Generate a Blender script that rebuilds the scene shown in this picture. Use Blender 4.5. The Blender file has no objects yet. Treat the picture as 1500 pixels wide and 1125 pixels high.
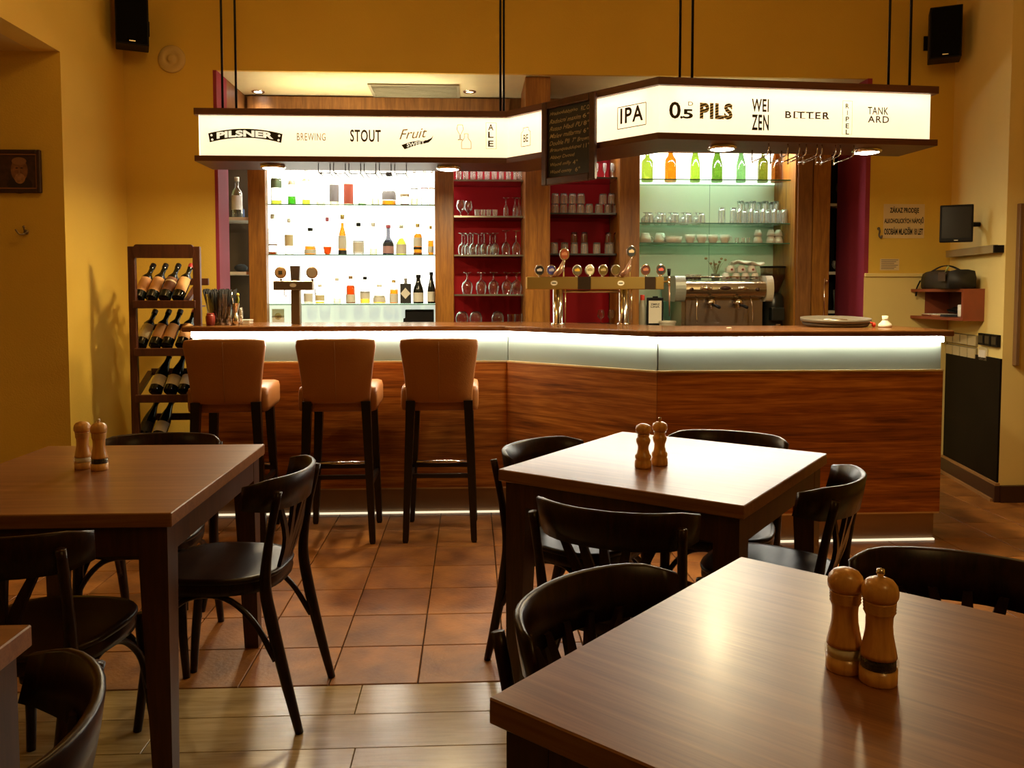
import bpy, bmesh, math, random
from mathutils import Vector, Matrix
random.seed(7)
C = bpy.context.scene.collection
S = bpy.context.scene
PI = math.pi

# ------------------------------------------------------------------ camera, world, light, exposure
EYE = Vector((0, 0, 1.32))
FOC, PCX, PCY = 1210.0, 750.0, 491.0
PITCH, YAW = math.atan(64 / 1210.0), math.atan(59 / 1210.0)
FW = Vector((math.sin(YAW) * math.cos(PITCH), math.cos(YAW) * math.cos(PITCH), -math.sin(PITCH)))
RT = Vector((math.cos(YAW), -math.sin(YAW), 0))
UP = RT.cross(FW)
cd = bpy.data.cameras.new('camera')
cam = bpy.data.objects.new('camera', cd); C.objects.link(cam)
cam.matrix_world = Matrix(((RT.x, UP.x, -FW.x, 0), (RT.y, UP.y, -FW.y, 0), (RT.z, UP.z, -FW.z, EYE.z), (0, 0, 0, 1)))
cd.sensor_width = 36; cd.lens = 36 * FOC / 1500; cd.shift_y = (PCY - 562.5) / 1500
cd.clip_start = 0.05
S.camera = cam
S.view_settings.view_transform = 'Standard'; S.view_settings.look = 'None'
S.view_settings.gamma = 1; S.view_settings.use_curve_mapping = False
S.view_settings.exposure = 0.0
w = bpy.data.worlds.new('world'); S.world = w; w.use_nodes = True
w.node_tree.nodes['Background'].inputs[0].default_value = (1.0, 0.62, 0.25, 1)
w.node_tree.nodes['Background'].inputs[1].default_value = 0.004
S.cycles.transparent_max_bounces = 40
S.cycles.max_bounces = 10; S.cycles.diffuse_bounces = 4; S.cycles.glossy_bounces = 4
S.cycles.transmission_bounces = 6
S.cycles.sample_clamp_indirect = 4.0
S.cycles.caustics_reflective = False; S.cycles.caustics_refractive = False
S.cycles.use_denoising = True

WARM = (1.0, 0.60, 0.20)
NEUT = (1.0, 0.93, 0.78)
def lamp(name, loc, power, radius=0.1, col=WARM, kind='POINT', spot=None, blend=0.6, direction=None):
    l = bpy.data.lights.new(name, kind); l.energy = power; l.color = col
    if kind != 'AREA': l.shadow_soft_size = radius
    o = bpy.data.objects.new(name, l); o.location = loc; C.objects.link(o)
    if kind == 'AREA':
        l.shape = 'DISK'; l.size = radius * 2
    if kind == 'SPOT':
        l.spot_size = spot; l.spot_blend = blend
    if direction is not None:
        o.rotation_euler = Vector(direction).to_track_quat('-Z', 'Y').to_euler()
    return o
# the room's ceiling lamps (all above the frame)
lamp('ceiling_lamp', (-1.0, 3.6, 3.35), 20, 0.16)
lamp('ceiling_lamp', (1.7, 3.3, 3.35), 19, 0.16)
lamp('ceiling_lamp', (1.2, -0.6, 3.2), 26, 0.16)
lamp('ceiling_lamp', (-3.2, 1.6, 2.4), 5, 0.16)

# ------------------------------------------------------------------ geometry of the photograph's view
def ray(px, py): return FW + RT * ((px - PCX) / FOC) - UP * ((py - PCY) / FOC)
def atz(px, py, z): r = ray(px, py); return EYE + r * ((z - EYE.z) / r.z)
def aty(px, py, y): r = ray(px, py); return EYE + r * (y / r.y)
def atplane(px, py, p0, n): r = ray(px, py); return EYE + r * ((Vector(p0) - EYE).dot(n) / r.dot(n))

# ------------------------------------------------------------------ materials
MATS = {}
def nodes_of(m):
    m.use_nodes = True
    return m.node_tree, m.node_tree.nodes['Principled BSDF']
def mat(name, col, rough=0.5, metal=0.0, emit=0, ecol=None, var=0.0, vscale=6, coat=0, bump=0, bscale=80, spec=None):
    if name in MATS: return MATS[name]
    m = bpy.data.materials.new(name); nt, b = nodes_of(m)
    b.inputs['Base Color'].default_value = (*col, 1)
    b.inputs['Roughness'].default_value = rough
    b.inputs['Metallic'].default_value = metal
    b.inputs['Coat Weight'].default_value = coat
    if spec is not None: b.inputs['Specular IOR Level'].default_value = spec
    if emit:
        b.inputs['Emission Color'].default_value = (*(ecol or col), 1)
        b.inputs['Emission Strength'].default_value = emit
    if var or bump:
        tc = nt.nodes.new('ShaderNodeTexCoord')
        n = nt.nodes.new('ShaderNodeTexNoise'); n.inputs['Scale'].default_value = vscale; n.inputs['Detail'].default_value = 4
        nt.links.new(tc.outputs['Object'], n.inputs['Vector'])
        if var:
            r = nt.nodes.new('ShaderNodeValToRGB')
            r.color_ramp.elements[0].position = 0.3; r.color_ramp.elements[1].position = 0.7
            r.color_ramp.elements[0].color = (*[c * (1 - var) for c in col], 1)
            r.color_ramp.elements[1].color = (*[min(1, c * (1 + var)) for c in col], 1)
            nt.links.new(n.outputs['Fac'], r.inputs['Fac']); nt.links.new(r.outputs['Color'], b.inputs['Base Color'])
        if bump:
            n2 = nt.nodes.new('ShaderNodeTexNoise'); n2.inputs['Scale'].default_value = bscale
            nt.links.new(tc.outputs['Object'], n2.inputs['Vector'])
            bp = nt.nodes.new('ShaderNodeBump'); bp.inputs['Strength'].default_value = bump; bp.inputs['Distance'].default_value = 0.01
            nt.links.new(n2.outputs['Fac'], bp.inputs['Height']); nt.links.new(bp.outputs['Normal'], b.inputs['Normal'])
    MATS[name] = m
    return m
def wood(name, dark, light, scale=(1, 1, 10), rough=0.4, freq=3.0, rot=0.0, coat=0, mid=None, perobj=False, dist=1.2, bump=0.02):
    if name in MATS: return MATS[name]
    m = bpy.data.materials.new(name); nt, b = nodes_of(m)
    N, L = nt.nodes, nt.links
    tc = N.new('ShaderNodeTexCoord'); mp = N.new('ShaderNodeMapping')
    mp.inputs['Scale'].default_value = scale; mp.inputs['Rotation'].default_value = (0, 0, rot)
    L.new(tc.outputs['Object'], mp.inputs['Vector'])
    src = mp.outputs['Vector']
    if perobj:
        oi = N.new('ShaderNodeObjectInfo'); ad = N.new('ShaderNodeVectorMath'); ad.operation = 'ADD'
        sc = N.new('ShaderNodeMath'); sc.operation = 'MULTIPLY'; sc.inputs[1].default_value = 37
        L.new(oi.outputs['Random'], sc.inputs[0]); L.new(src, ad.inputs[0]); L.new(sc.outputs[0], ad.inputs[1]); src = ad.outputs[0]
    n1 = N.new('ShaderNodeTexNoise'); n1.inputs['Scale'].default_value = freq; n1.inputs['Detail'].default_value = 8
    n1.inputs['Roughness'].default_value = 0.62; n1.inputs['Distortion'].default_value = dist
    n2 = N.new('ShaderNodeTexNoise'); n2.inputs['Scale'].default_value = freq * 5; n2.inputs['Detail'].default_value = 3
    L.new(src, n1.inputs['Vector']); L.new(src, n2.inputs['Vector'])
    mx = N.new('ShaderNodeMix'); mx.data_type = 'FLOAT'; mx.inputs[0].default_value = 0.3
    L.new(n1.outputs['Fac'], mx.inputs[2]); L.new(n2.outputs['Fac'], mx.inputs[3])
    r = N.new('ShaderNodeValToRGB'); r.color_ramp.elements[0].position = 0.34; r.color_ramp.elements[1].position = 0.66
    r.color_ramp.elements[0].color = (*dark, 1); r.color_ramp.elements[1].color = (*light, 1)
    if mid:
        e = r.color_ramp.elements.new(0.5); e.color = (*mid, 1)
    L.new(mx.outputs[0], r.inputs['Fac']); L.new(r.outputs['Color'], b.inputs['Base Color'])
    b.inputs['Roughness'].default_value = rough; b.inputs['Coat Weight'].default_value = coat
    b.inputs['Coat Roughness'].default_value = 0.15
    if bump:
        bp = N.new('ShaderNodeBump'); bp.inputs['Strength'].default_value = bump * 5; bp.inputs['Distance'].default_value = 0.002
        L.new(mx.outputs[0], bp.inputs['Height']); L.new(bp.outputs['Normal'], b.inputs['Normal'])
    MATS[name] = m
    return m
def clear(name, tint=(1, 1, 1), gloss=0.5, rough=0.03, base=0.04, diff=0.0, dcol=(1, 1, 1), front=False):
    """thin clear or tinted glass: a see-through tint with sharper reflections at grazing angles"""
    if name in MATS: return MATS[name]
    m = bpy.data.materials.new(name); m.use_nodes = True; nt = m.node_tree; N, L = nt.nodes, nt.links
    N.clear()
    out = N.new('ShaderNodeOutputMaterial'); t = N.new('ShaderNodeBsdfTransparent'); g = N.new('ShaderNodeBsdfGlossy')
    t.inputs[0].default_value = (*tint, 1); g.inputs['Roughness'].default_value = rough
    lw = N.new('ShaderNodeLayerWeight'); lw.inputs[0].default_value = 0.35
    mm = N.new('ShaderNodeMath'); mm.operation = 'MULTIPLY_ADD'; mm.inputs[1].default_value = gloss; mm.inputs[2].default_value = base
    L.new(lw.outputs['Facing'], mm.inputs[0])
    ms = N.new('ShaderNodeMixShader'); L.new(mm.outputs[0], ms.inputs[0])
    L.new(g.outputs[0], ms.inputs[2])
    if diff:
        d = N.new('ShaderNodeBsdfDiffuse' if front else 'ShaderNodeBsdfTranslucent'); d.inputs[0].default_value = (*dcol, 1)
        m2 = N.new('ShaderNodeMixShader'); m2.inputs[0].default_value = diff
        L.new(t.outputs[0], m2.inputs[1]); L.new(d.outputs[0], m2.inputs[2]); L.new(m2.outputs[0], ms.inputs[1])
    else:
        L.new(t.outputs[0], ms.inputs[1])
    L.new(ms.outputs[0], out.inputs[0])
    MATS[name] = m
    return m
def translucent(name, col, emit=0.0, ecol=(1, 0.95, 0.75), tmix=0.6):
    """a milky light-box panel: lets the tube behind it glow through"""
    if name in MATS: return MATS[name]
    m = bpy.data.materials.new(name); m.use_nodes = True; nt = m.node_tree; N, L = nt.nodes, nt.links
    N.clear()
    out = N.new('ShaderNodeOutputMaterial'); t = N.new('ShaderNodeBsdfTranslucent'); d = N.new('ShaderNodeBsdfDiffuse')
    t.inputs[0].default_value = (*col, 1); d.inputs[0].default_value = (*col, 1)
    ms = N.new('ShaderNodeMixShader'); ms.inputs[0].default_value = tmix
    L.new(d.outputs[0], ms.inputs[1]); L.new(t.outputs[0], ms.inputs[2])
    e = N.new('ShaderNodeEmission'); e.inputs[0].default_value = (*ecol, 1); e.inputs[1].default_value = emit
    a = N.new('ShaderNodeAddShader'); L.new(ms.outputs[0], a.inputs[0]); L.new(e.outputs[0], a.inputs[1])
    L.new(a.outputs[0], out.inputs[0])
    MATS[name] = m
    return m
def emit(name, col, strength):
    return mat(name, col, 0.5, emit=strength, ecol=col)

WALL = mat('yellow_plaster', (0.72, 0.47, 0.065), 0.85, var=0.05, vscale=1.5, bump=0.15, bscale=120)
WALLPALE = mat('pale_yellow_plaster', (0.84, 0.66, 0.24), 0.7, var=0.04, vscale=2)
CEIL = mat('cream_ceiling', (0.80, 0.70, 0.42), 0.8, var=0.03)
ROOMCEIL = mat('room_ceiling', (0.75, 0.62, 0.35), 0.9)
PURPLE = mat('purple_paint', (0.28, 0.032, 0.062), 0.6, spec=0.25, var=0.06)
BLACK = mat('matt_black', (0.005, 0.004, 0.004), 0.55, spec=0.2)
BLACKGLOSS = mat('gloss_black', (0.008, 0.006, 0.006), 0.15)
DARKBAND = mat('dark_wainscot', (0.008, 0.0055, 0.004), 0.5, var=0.25, vscale=3, spec=0.06)
BASEB = mat('dark_skirting', (0.045, 0.016, 0.009), 0.4)
TABLEWOOD = wood('walnut_laminate_x', (0.14, 0.046, 0.011), (0.31, 0.135, 0.040), (0.7, 16, 16), 0.34, 2.2, mid=(0.22, 0.086, 0.024))
TABLEWOOD.node_tree.nodes['Principled BSDF'].inputs['Specular IOR Level'].default_value = 0.85
TABLEWOOD.node_tree.nodes['Principled BSDF'].inputs['Coat Weight'].default_value = 0.07; TABLEWOOD.node_tree.nodes['Principled BSDF'].inputs['Coat Roughness'].default_value = 0.17
LEGWOOD = wood('walnut_leg', (0.032, 0.010, 0.0035), (0.075, 0.025, 0.008), (12, 12, 1), 0.4, 2.2)
CHAIRWOOD = wood('bentwood', (0.008, 0.003, 0.0013), (0.032, 0.011, 0.0045), (10, 10, 2), 0.30, 3)
SEATWOOD = wood('seat_wood', (0.009, 0.0035, 0.0015), (0.028, 0.011, 0.005), (2, 12, 12), 0.32, 2)
for m_ in (CHAIRWOOD, SEATWOOD): m_.node_tree.nodes['Principled BSDF'].inputs['Specular IOR Level'].default_value = 0.24
BARWOOD = wood('bar_walnut', (0.12, 0.030, 0.005), (0.62, 0.25, 0.045), (0.5, 0.5, 9), 0.35, 2.4, mid=(0.34, 0.105, 0.016), dist=0.9)
POSTWOOD = wood('post_oak', (0.18, 0.064, 0.009), (0.42, 0.18, 0.026), (9, 9, 0.8), 0.4, 2.2, mid=(0.29, 0.115, 0.016))
PANELWOOD = wood('panel_oak', (0.13, 0.048, 0.011), (0.28, 0.12, 0.030), (9, 9, 0.8), 0.45, 2.4)
BOARDWOOD = wood('canopy_board', (0.075, 0.024, 0.010), (0.13, 0.046, 0.018), (1, 1, 9), 0.4, 3)
COUNTERTOP = wood('counter_top', (0.10, 0.036, 0.011), (0.24, 0.10, 0.030), (1, 9, 9), 0.2, 2.2)
RACKWOOD = wood('rack_wood', (0.045, 0.012, 0.005), (0.10, 0.028, 0.010), (10, 10, 1.2), 0.4, 2.4)
MILLWOOD = wood('mill_beech', (0.50, 0.23, 0.045), (0.80, 0.45, 0.12), (14, 14, 2), 0.28, 2.0, coat=0.3, dist=0.6)
CABWOOD = mat('red_cabinet', (0.24, 0.055, 0.020), 0.45, var=0.15, vscale=8)
LEATHER = mat('tan_leather', (0.34, 0.130, 0.029), 0.42, bump=0.12, bscale=160)
STOOLWOOD = mat('stool_black_wood', (0.010, 0.006, 0.004), 0.3)
STEEL = mat('brushed_steel', (0.62, 0.55, 0.42), 0.3, 1.0)
TAPSTEEL = mat('tap_steel', (0.62, 0.44, 0.13), 0.34, 0.9)
CHROME = mat('chrome', (0.85, 0.80, 0.72), 0.12, 1.0)
KICK = mat('kick_aluminium', (0.36, 0.24, 0.15), 0.42, 0.6, var=0.05)
WHITE = mat('white_plastic', (0.80, 0.76, 0.66), 0.4)
CERAMIC = mat('white_ceramic', (0.82, 0.80, 0.74), 0.2)
PAPER = mat('paper', (0.82, 0.78, 0.66), 0.8)
INK = mat('black_ink', (0.010, 0.008, 0.006), 0.7)
INKWALL = mat('sign_ink', (0.012, 0.010, 0.014), 0.7)
RED = mat('red_back_panel', (0.40, 0.006, 0.012), 0.6, spec=0.2)
REDPL = mat('red_plastic', (0.75, 0.05, 0.02), 0.4)
PALEPANEL = mat('pale_green_panel', (0.70, 0.77, 0.62), 0.4)
DARKSHELF = mat('dark_shelf', (0.10, 0.075, 0.055), 0.3)
SHELFWHITE = mat('white_shelf_board', (0.75, 0.70, 0.58), 0.5)
GLASS = clear('clear_glass', (0.93, 0.95, 0.93), 1.0, 0.05, 0.09)
TUMBLER = clear('ribbed_glass', (0.90, 0.92, 0.90), 0.85, 0.08, 0.10, diff=0.26, front=True)
SHELFGLASS = clear('shelf_glass', (0.80, 0.93, 0.86), 0.3, 0.03, 0.05)
SMOKESHELF = clear('smoked_shelf', (0.58, 0.52, 0.50), 0.3, 0.03, 0.05)
EDGEGLASS = mat('glass_edge', (0.10, 0.24, 0.19), 0.2)
FROST = mat('frosted_bar_glass', (0.22, 0.255, 0.205), 0.4)
PANELLIGHT = translucent('lightbox_panel', (0.94, 0.91, 0.79), 0.42, (1.0, 0.90, 0.66), 0.7)
WHITEBACK = emit('white_light_panel', (1.0, 0.97, 0.86), 2.6)
TUBE = emit('light_tube', (1.0, 0.92, 0.78), 150.0)
LED = emit('led_strip_light', (1.0, 0.95, 0.82), 48.0)
FLOORLED = emit('floor_led_light', (1.0, 0.88, 0.60), 1.0)
DISC = emit('downlight_lens', (1.0, 0.92, 0.80), 26.0)

# ------------------------------------------------------------------ mesh helpers
class MB:
    def __init__(s): s.v = []; s.f = []; s.sm = []
    def add(s, vs, fs, smooth=False):
        o = len(s.v); s.v += [Vector(p) for p in vs]
        s.f += [[i + o for i in f] for f in fs]; s.sm += [smooth] * len(fs); return s
    def box(s, x0, x1, y0, y1, z0, z1, ch=0.0):
        if ch <= 0:
            return s.add([(x, y, z) for z in (z0, z1) for y in (y0, y1) for x in (x0, x1)],
                         [(0, 2, 3, 1), (4, 5, 7, 6), (0, 1, 5, 4), (2, 6, 7, 3), (0, 4, 6, 2), (1, 3, 7, 5)])
        bm = bmesh.new()
        vs = [bm.verts.new((x, y, z)) for z in (z0, z1) for y in (y0, y1) for x in (x0, x1)]
        for f in [(0, 2, 3, 1), (4, 5, 7, 6), (0, 1, 5, 4), (2, 6, 7, 3), (0, 4, 6, 2), (1, 3, 7, 5)]: bm.faces.new([vs[i] for i in f])
        bmesh.ops.bevel(bm, geom=bm.edges[:], offset=ch, segments=2 if ch > 0.006 else 1, profile=0.6, affect='EDGES', clamp_overlap=True)
        bm.verts.index_update()
        s.add([v.co.copy() for v in bm.verts], [[v.index for v in f.verts] for f in bm.faces], ch > 0.012); bm.free(); return s
    def lathe(s, prof, n=20, c=(0, 0, 0), smooth=True, cap0=False, cap1=False, squash=1.0):
        k = len(prof)
        vs = [(c[0] + r * math.cos(2 * PI * i / n), c[1] + squash * r * math.sin(2 * PI * i / n), c[2] + z) for (r, z) in prof for i in range(n)]
        fs = [(j * n + i, j * n + (i + 1) % n, (j + 1) * n + (i + 1) % n, (j + 1) * n + i) for j in range(k - 1) for i in range(n)]
        s.add(vs, fs, smooth)
        o = len(s.v) - len(vs)
        if cap0: s.f.append([o + n - 1 - i for i in range(n)]); s.sm.append(False)
        if cap1: s.f.append([o + (k - 1) * n + i for i in range(n)]); s.sm.append(False)
        return s
    def prism(s, pts, z0, z1):
        n = len(pts)
        return s.add([(x, y, z0) for x, y in pts] + [(x, y, z1) for x, y in pts],
                     [list(range(n))[::-1], list(range(n, 2 * n))] + [(i, (i + 1) % n, n + (i + 1) % n, n + i) for i in range(n)])
    def tube(s, pts, r, n=10, smooth=True, caps=True):
        pts = [Vector(p) for p in pts]; k = len(pts)
        rs = r if isinstance(r, (list, tuple)) else [r] * k
        vs = []; nrm = None
        for i, p in enumerate(pts):
            t = (pts[min(i + 1, k - 1)] - pts[max(i - 1, 0)]).normalized()
            if nrm is None:
                nrm = t.orthogonal().normalized()
            nrm = (nrm - t * nrm.dot(t)).normalized(); b = t.cross(nrm)
            vs += [p + (nrm * math.cos(2 * PI * j / n) + b * math.sin(2 * PI * j / n)) * rs[i] for j in range(n)]
        fs = [(i * n + j, i * n + (j + 1) % n, (i + 1) * n + (j + 1) % n, (i + 1) * n + j) for i in range(k - 1) for j in range(n)]
        if caps: fs += [list(range(n))[::-1], [(k - 1) * n + j for j in range(n)]]
        return s.add(vs, fs, smooth)
    def strip(s, secs, closed=True, caps=True, smooth=False):
        """sweep through equal cross-sections"""
        k = len(secs); n = len(secs[0]); vs = [p for q in secs for p in q]
        fs = [(i * n + j, i * n + (j + 1) % n, (i + 1) * n + (j + 1) % n, (i + 1) * n + j) for i in range(k - 1) for j in range(n)]
        if caps: fs += [list(range(n))[::-1], [(k - 1) * n + j for j in range(n)]]
        return s.add(vs, fs, smooth)
    def sphere(s, c, r, n=14, m=8, sc=(1, 1, 1)):
        prof = [(r * math.sin(PI * i / m), -r * math.cos(PI * i / m)) for i in range(m + 1)]
        o = len(s.v); s.lathe(prof, n)
        for i in range(o, len(s.v)):
            v = s.v[i]; s.v[i] = Vector((c[0] + v.x * sc[0], c[1] + v.y * sc[1], c[2] + v.z * sc[2]))
        return s
    def xf(s, M, start=0):
        for i in range(start, len(s.v)): s.v[i] = M @ s.v[i]
        return s
    def mesh(s, name, m):
        me = bpy.data.meshes.new(name); me.from_pydata([tuple(v) for v in s.v], [], s.f)
        me.polygons.foreach_set('use_smooth', s.sm)
        if m is not None: me.materials.append(m)
        bm = bmesh.new(); bm.from_mesh(me); bmesh.ops.recalc_face_normals(bm, faces=bm.faces[:]); bm.to_mesh(me); bm.free()
        me.update()
        return me
    def build(s, name, m, parent=None, label=None, world=False):
        if world and parent is not None:
            inv = (Matrix.Translation(parent.location) @ parent.rotation_euler.to_matrix().to_4x4()).inverted(); s.xf(inv)
        me = s.mesh(name, m)
        o = bpy.data.objects.new(name, me); C.objects.link(o)
        if parent is not None: o.parent = parent
        if label: o['label'] = label
        return o
def thing(name, label, cat, loc=(0, 0, 0), rotz=0, group=None):
    o = bpy.data.objects.new(name, None); o.empty_display_size = 0.05; C.objects.link(o)
    o.location = loc; o.rotation_euler = (0, 0, rotz)
    return tag(o, label, cat, group)
def tag(o, label, cat, group=None):
    o['label'] = label; o['category'] = cat
    if group: o['group'] = group
    return o
def struct(name, mb, m):
    o = mb.build(name, m); o['kind'] = 'structure'; return o
def dup(root, loc, rotz=0, label=None, group=None):
    r = root.copy(); C.objects.link(r); r.location = loc; r.rotation_euler = (0, 0, rotz)
    if label: r['label'] = label
    if group: r['group'] = group
    for ch in list(root.children):
        c = ch.copy(); C.objects.link(c); c.parent = r
        for g in list(ch.children):
            d = g.copy(); C.objects.link(d); d.parent = c
    return r
def quad_path(ps, n=10):
    """smooth curve through control points (Catmull-Rom)"""
    ps = [Vector(p) for p in ps]; q = [2 * ps[0] - ps[1]] + ps + [2 * ps[-1] - ps[-2]]; out = []
    for i in range(1, len(q) - 2):
        for j in range(n):
            t = j / n; a, b, c, d = q[i - 1], q[i], q[i + 1], q[i + 2]
            out.append(0.5 * ((2 * b) + (c - a) * t + (2 * a - 5 * b + 4 * c - d) * t * t + (3 * b - a - 3 * c + d) * t ** 3))
    out.append(ps[-1]); return out
def font_mesh(txt, bold=0.0, spacing=1.0, line=1.0, align='LEFT', ext=0.0):
    cu = bpy.data.curves.new('lettering', 'FONT'); cu.body = txt; cu.offset = bold; cu.space_character = spacing; cu.space_line = line
    cu.align_x = align; cu.resolution_u = 3; cu.extrude = ext
    o = bpy.data.objects.new('lettering', cu); C.objects.link(o)
    bpy.context.view_layer.update()
    me = bpy.data.meshes.new_from_object(o.evaluated_get(bpy.context.evaluated_depsgraph_get()))
    vs = [v.co.copy() for v in me.vertices]; fs = [list(p.vertices) for p in me.polygons]
    bpy.data.objects.remove(o); bpy.data.meshes.remove(me); bpy.data.curves.remove(cu)
    return vs, fs
def letter(mb, txt, origin, u, v, wid, hei, nrm, off=0.003, bold=0.0, spacing=1.0, line=1.0, align='LEFT', warp=None):
    """flat lettering fitted to a wid x hei rectangle whose lower left corner is origin"""
    vs, fs = font_mesh(txt, bold, spacing, line, align)
    if not vs: return
    x0 = min(p.x for p in vs); x1 = max(p.x for p in vs); y0 = min(p.y for p in vs); y1 = max(p.y for p in vs)
    out = []
    for p in vs:
        a = (p.x - x0) / max(1e-6, x1 - x0); b = (p.y - y0) / max(1e-6, y1 - y0)
        if warp: a, b = warp(a, b)
        out.append(origin + u * (a * wid) + v * (b * hei) + nrm * off)
    mb.add(out, fs)
ORD = ['first', 'second', 'third', 'fourth', 'fifth', 'sixth', 'seventh', 'eighth', 'ninth', 'tenth', 'eleventh', 'twelfth', 'thirteenth', 'fourteenth']

# ------------------------------------------------------------------ room shell
YB = 5.86                      # back wall with the bar niche
NX0, NX1, NZ = -1.754, 2.835, 2.84
YN = 6.58                      # back of the niche
HR = 3.7
XL, YLC = -2.375, 4.98         # left wall and the corner where its opening starts
fl = MB().box(-4.5, 5.0, -7.1, 7.0, -0.10, -0.012)
floor = struct('floor', fl, mat('floor_grout', (0.055, 0.028, 0.014), 0.8))
# terracotta tiles, one by one
TILEM = bpy.data.materials.new('terracotta'); nt, bs = nodes_of(TILEM)
N, L = nt.nodes, nt.links
tc = N.new('ShaderNodeTexCoord'); oi = N.new('ShaderNodeObjectInfo')
ad = N.new('ShaderNodeVectorMath'); ad.operation = 'ADD'
sc = N.new('ShaderNodeMath'); sc.operation = 'MULTIPLY'; sc.inputs[1].default_value = 51
L.new(oi.outputs['Random'], sc.inputs[0]); L.new(tc.outputs['Object'], ad.inputs[0]); L.new(sc.outputs[0], ad.inputs[1])
nz = N.new('ShaderNodeTexNoise'); nz.inputs['Scale'].default_value = 7; nz.inputs['Detail'].default_value = 6
L.new(ad.outputs[0], nz.inputs['Vector'])
rp = N.new('ShaderNodeValToRGB'); rp.color_ramp.elements[0].position = 0.3; rp.color_ramp.elements[1].position = 0.72
rp.color_ramp.elements[0].color = (0.15, 0.050, 0.010, 1); rp.color_ramp.elements[1].color = (0.38, 0.150, 0.030, 1)
hs = N.new('ShaderNodeHueSaturation'); mm = N.new('ShaderNodeMath'); mm.operation = 'MULTIPLY_ADD'; mm.inputs[1].default_value = 0.3; mm.inputs[2].default_value = 0.85
L.new(oi.outputs['Random'], mm.inputs[0]); L.new(mm.outputs[0], hs.inputs['Value'])
L.new(nz.outputs['Fac'], rp.inputs['Fac']); L.new(rp.outputs['Color'], hs.inputs['Color']); L.new(hs.outputs['Color'], bs.inputs['Base Color'])
bs.inputs['Roughness'].default_value = 0.42
n2 = N.new('ShaderNodeTexNoise'); n2.inputs['Scale'].default_value = 60; L.new(tc.outputs['Object'], n2.inputs['Vector'])
bp = N.new('ShaderNodeBump'); bp.inputs['Strength'].default_value = 0.35; bp.inputs['Distance'].default_value = 0.004
L.new(n2.outputs['Fac'], bp.inputs['Height']); L.new(bp.outputs['Normal'], bs.inputs['Normal'])
TS = 0.2985; TY0 = 2.735; TX0 = -0.484
tile_me = MB().box(-TS / 2 + 0.002, TS / 2 - 0.002, -TS / 2 + 0.002, TS / 2 - 0.002, -0.011, 0, 0.002).mesh('tile', TILEM)
for i in range(-6, 14):
    for j in range(0, 11):
        x = TX0 + (i + 0.5) * TS; y = TY0 + (j + 0.5) * TS
        if -2.36 < x < 3.75 and not (x > 3.3 and y > 5.2):
            o = bpy.data.objects.new('tile', tile_me); o.location = (x, y, 0); C.objects.link(o); o.parent = floor
PLANKM = wood('pale_laminate', (0.24, 0.155, 0.060), (0.50, 0.36, 0.17), (0.9, 9, 9), 0.22, 2.0, perobj=True, mid=(0.38, 0.26, 0.11))
PW, PL = 0.193, 1.30
plank_me = MB().box(-PL / 2 + 0.0012, PL / 2 - 0.0012, -PW / 2 + 0.001, PW / 2 - 0.001, -0.011, 0, 0.0012).mesh('plank', PLANKM)
for j in range(0, 13):
    y = TY0 - 0.004 - (j + 0.5) * PW
    off = (-0.37, -0.95, -0.34, -0.7, -0.1, -1.1)[j % 6]
    for i in range(-2, 4):
        x = off + (i + 0.5) * PL
        if -3.8 < x < 4.2:
            o = bpy.data.objects.new('plank', plank_me); o.location = (x, y, 0); C.objects.link(o); o.parent = floor
for j in range(12):
    for i in range(2):
        o = bpy.data.objects.new('plank', plank_me); o.location = (-3.02 - i * PL + (0.0 if j % 2 else -0.25), TY0 + (j + 0.5) * PW, 0)
        if o.location.x > -4.6 and o.location.y < 5.0: C.objects.link(o); o.parent = floor
struct('ceiling', MB().box(-4.5, 5.0, -7.1, 7.0, HR, HR + 0.1), ROOMCEIL)
wb = MB()
wb.box(XL - 0.1, NX0, YB, YB + 0.20, 0, HR); wb.box(NX1, 3.6, YB, YB + 0.20, 0, HR)
wb.box(NX0, NX1, YB, YB + 0.03, NZ, HR)
struct('wall_back', wb, WALL)
wl = MB(); wl.box(XL - 0.15, XL, YLC, YB + 0.1, 0, HR); wl.box(XL - 0.15, XL, -7.0, YLC, 2.705, HR)
struct('wall_left', wl, WALL)
struct('wall_left_alcove', MB().box(-4.4, XL - 0.15, YLC, YLC + 0.12, 0, 2.9), WALL)
struct('ceiling_alcove', MB().box(-4.4, XL - 0.15, -7.0, YLC, 2.705, 2.8), mat('alcove_ceiling', (0.60, 0.42, 0.12), 0.85))
struct('wall_front', MB().box(-4.5, 5.0, -7.1, -7.0, 0, HR), WALL)
struct('wall_alcove_side', MB().box(-4.5, -4.4, -7.0, YLC + 0.1, 0, 2.8), WALL)
# right wall: slightly splayed, ends at a corner, then turns towards the right
RW0, RW1 = Vector((3.47, YB, 0)), Vector((3.30, 4.975, 0))
struct('wall_right', MB().prism([(RW0.x + (RW0.x - RW1.x) * .15, RW0.y + (RW0.y - RW1.y) * .15), (RW1.x, RW1.y), (5.0, RW1.y), (5.0, RW0.y + 0.15)], 0, HR), WALLPALE)
struct('wall_right_side', MB().box(4.9, 5.0, -7.0, RW1.y, 0, HR), WALL)
RWD = (RW1 - RW0).normalized(); RWN = Vector((-RWD.y, RWD.x, 0))
if RWN.x > 0: RWN = -RWN
def rw(t, z, off=0.0): return RW0 + RWD * t + RWN * off + Vector((0, 0, z))
RWL = (RW1 - RW0).length
def rwbox(mb, t0, t1, z0, z1, o0, o1):
    ps = [rw(t, 0, o) for t, o in ((t0, o0), (t1, o0), (t1, o1), (t0, o1))]
    return mb.prism([(p.x, p.y) for p in ps], z0, z1)
p = struct('trim_wainscot', rwbox(MB(), 0.0, RWL, 0.12, 0.90, 0.0, 0.012), DARKBAND)
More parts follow.
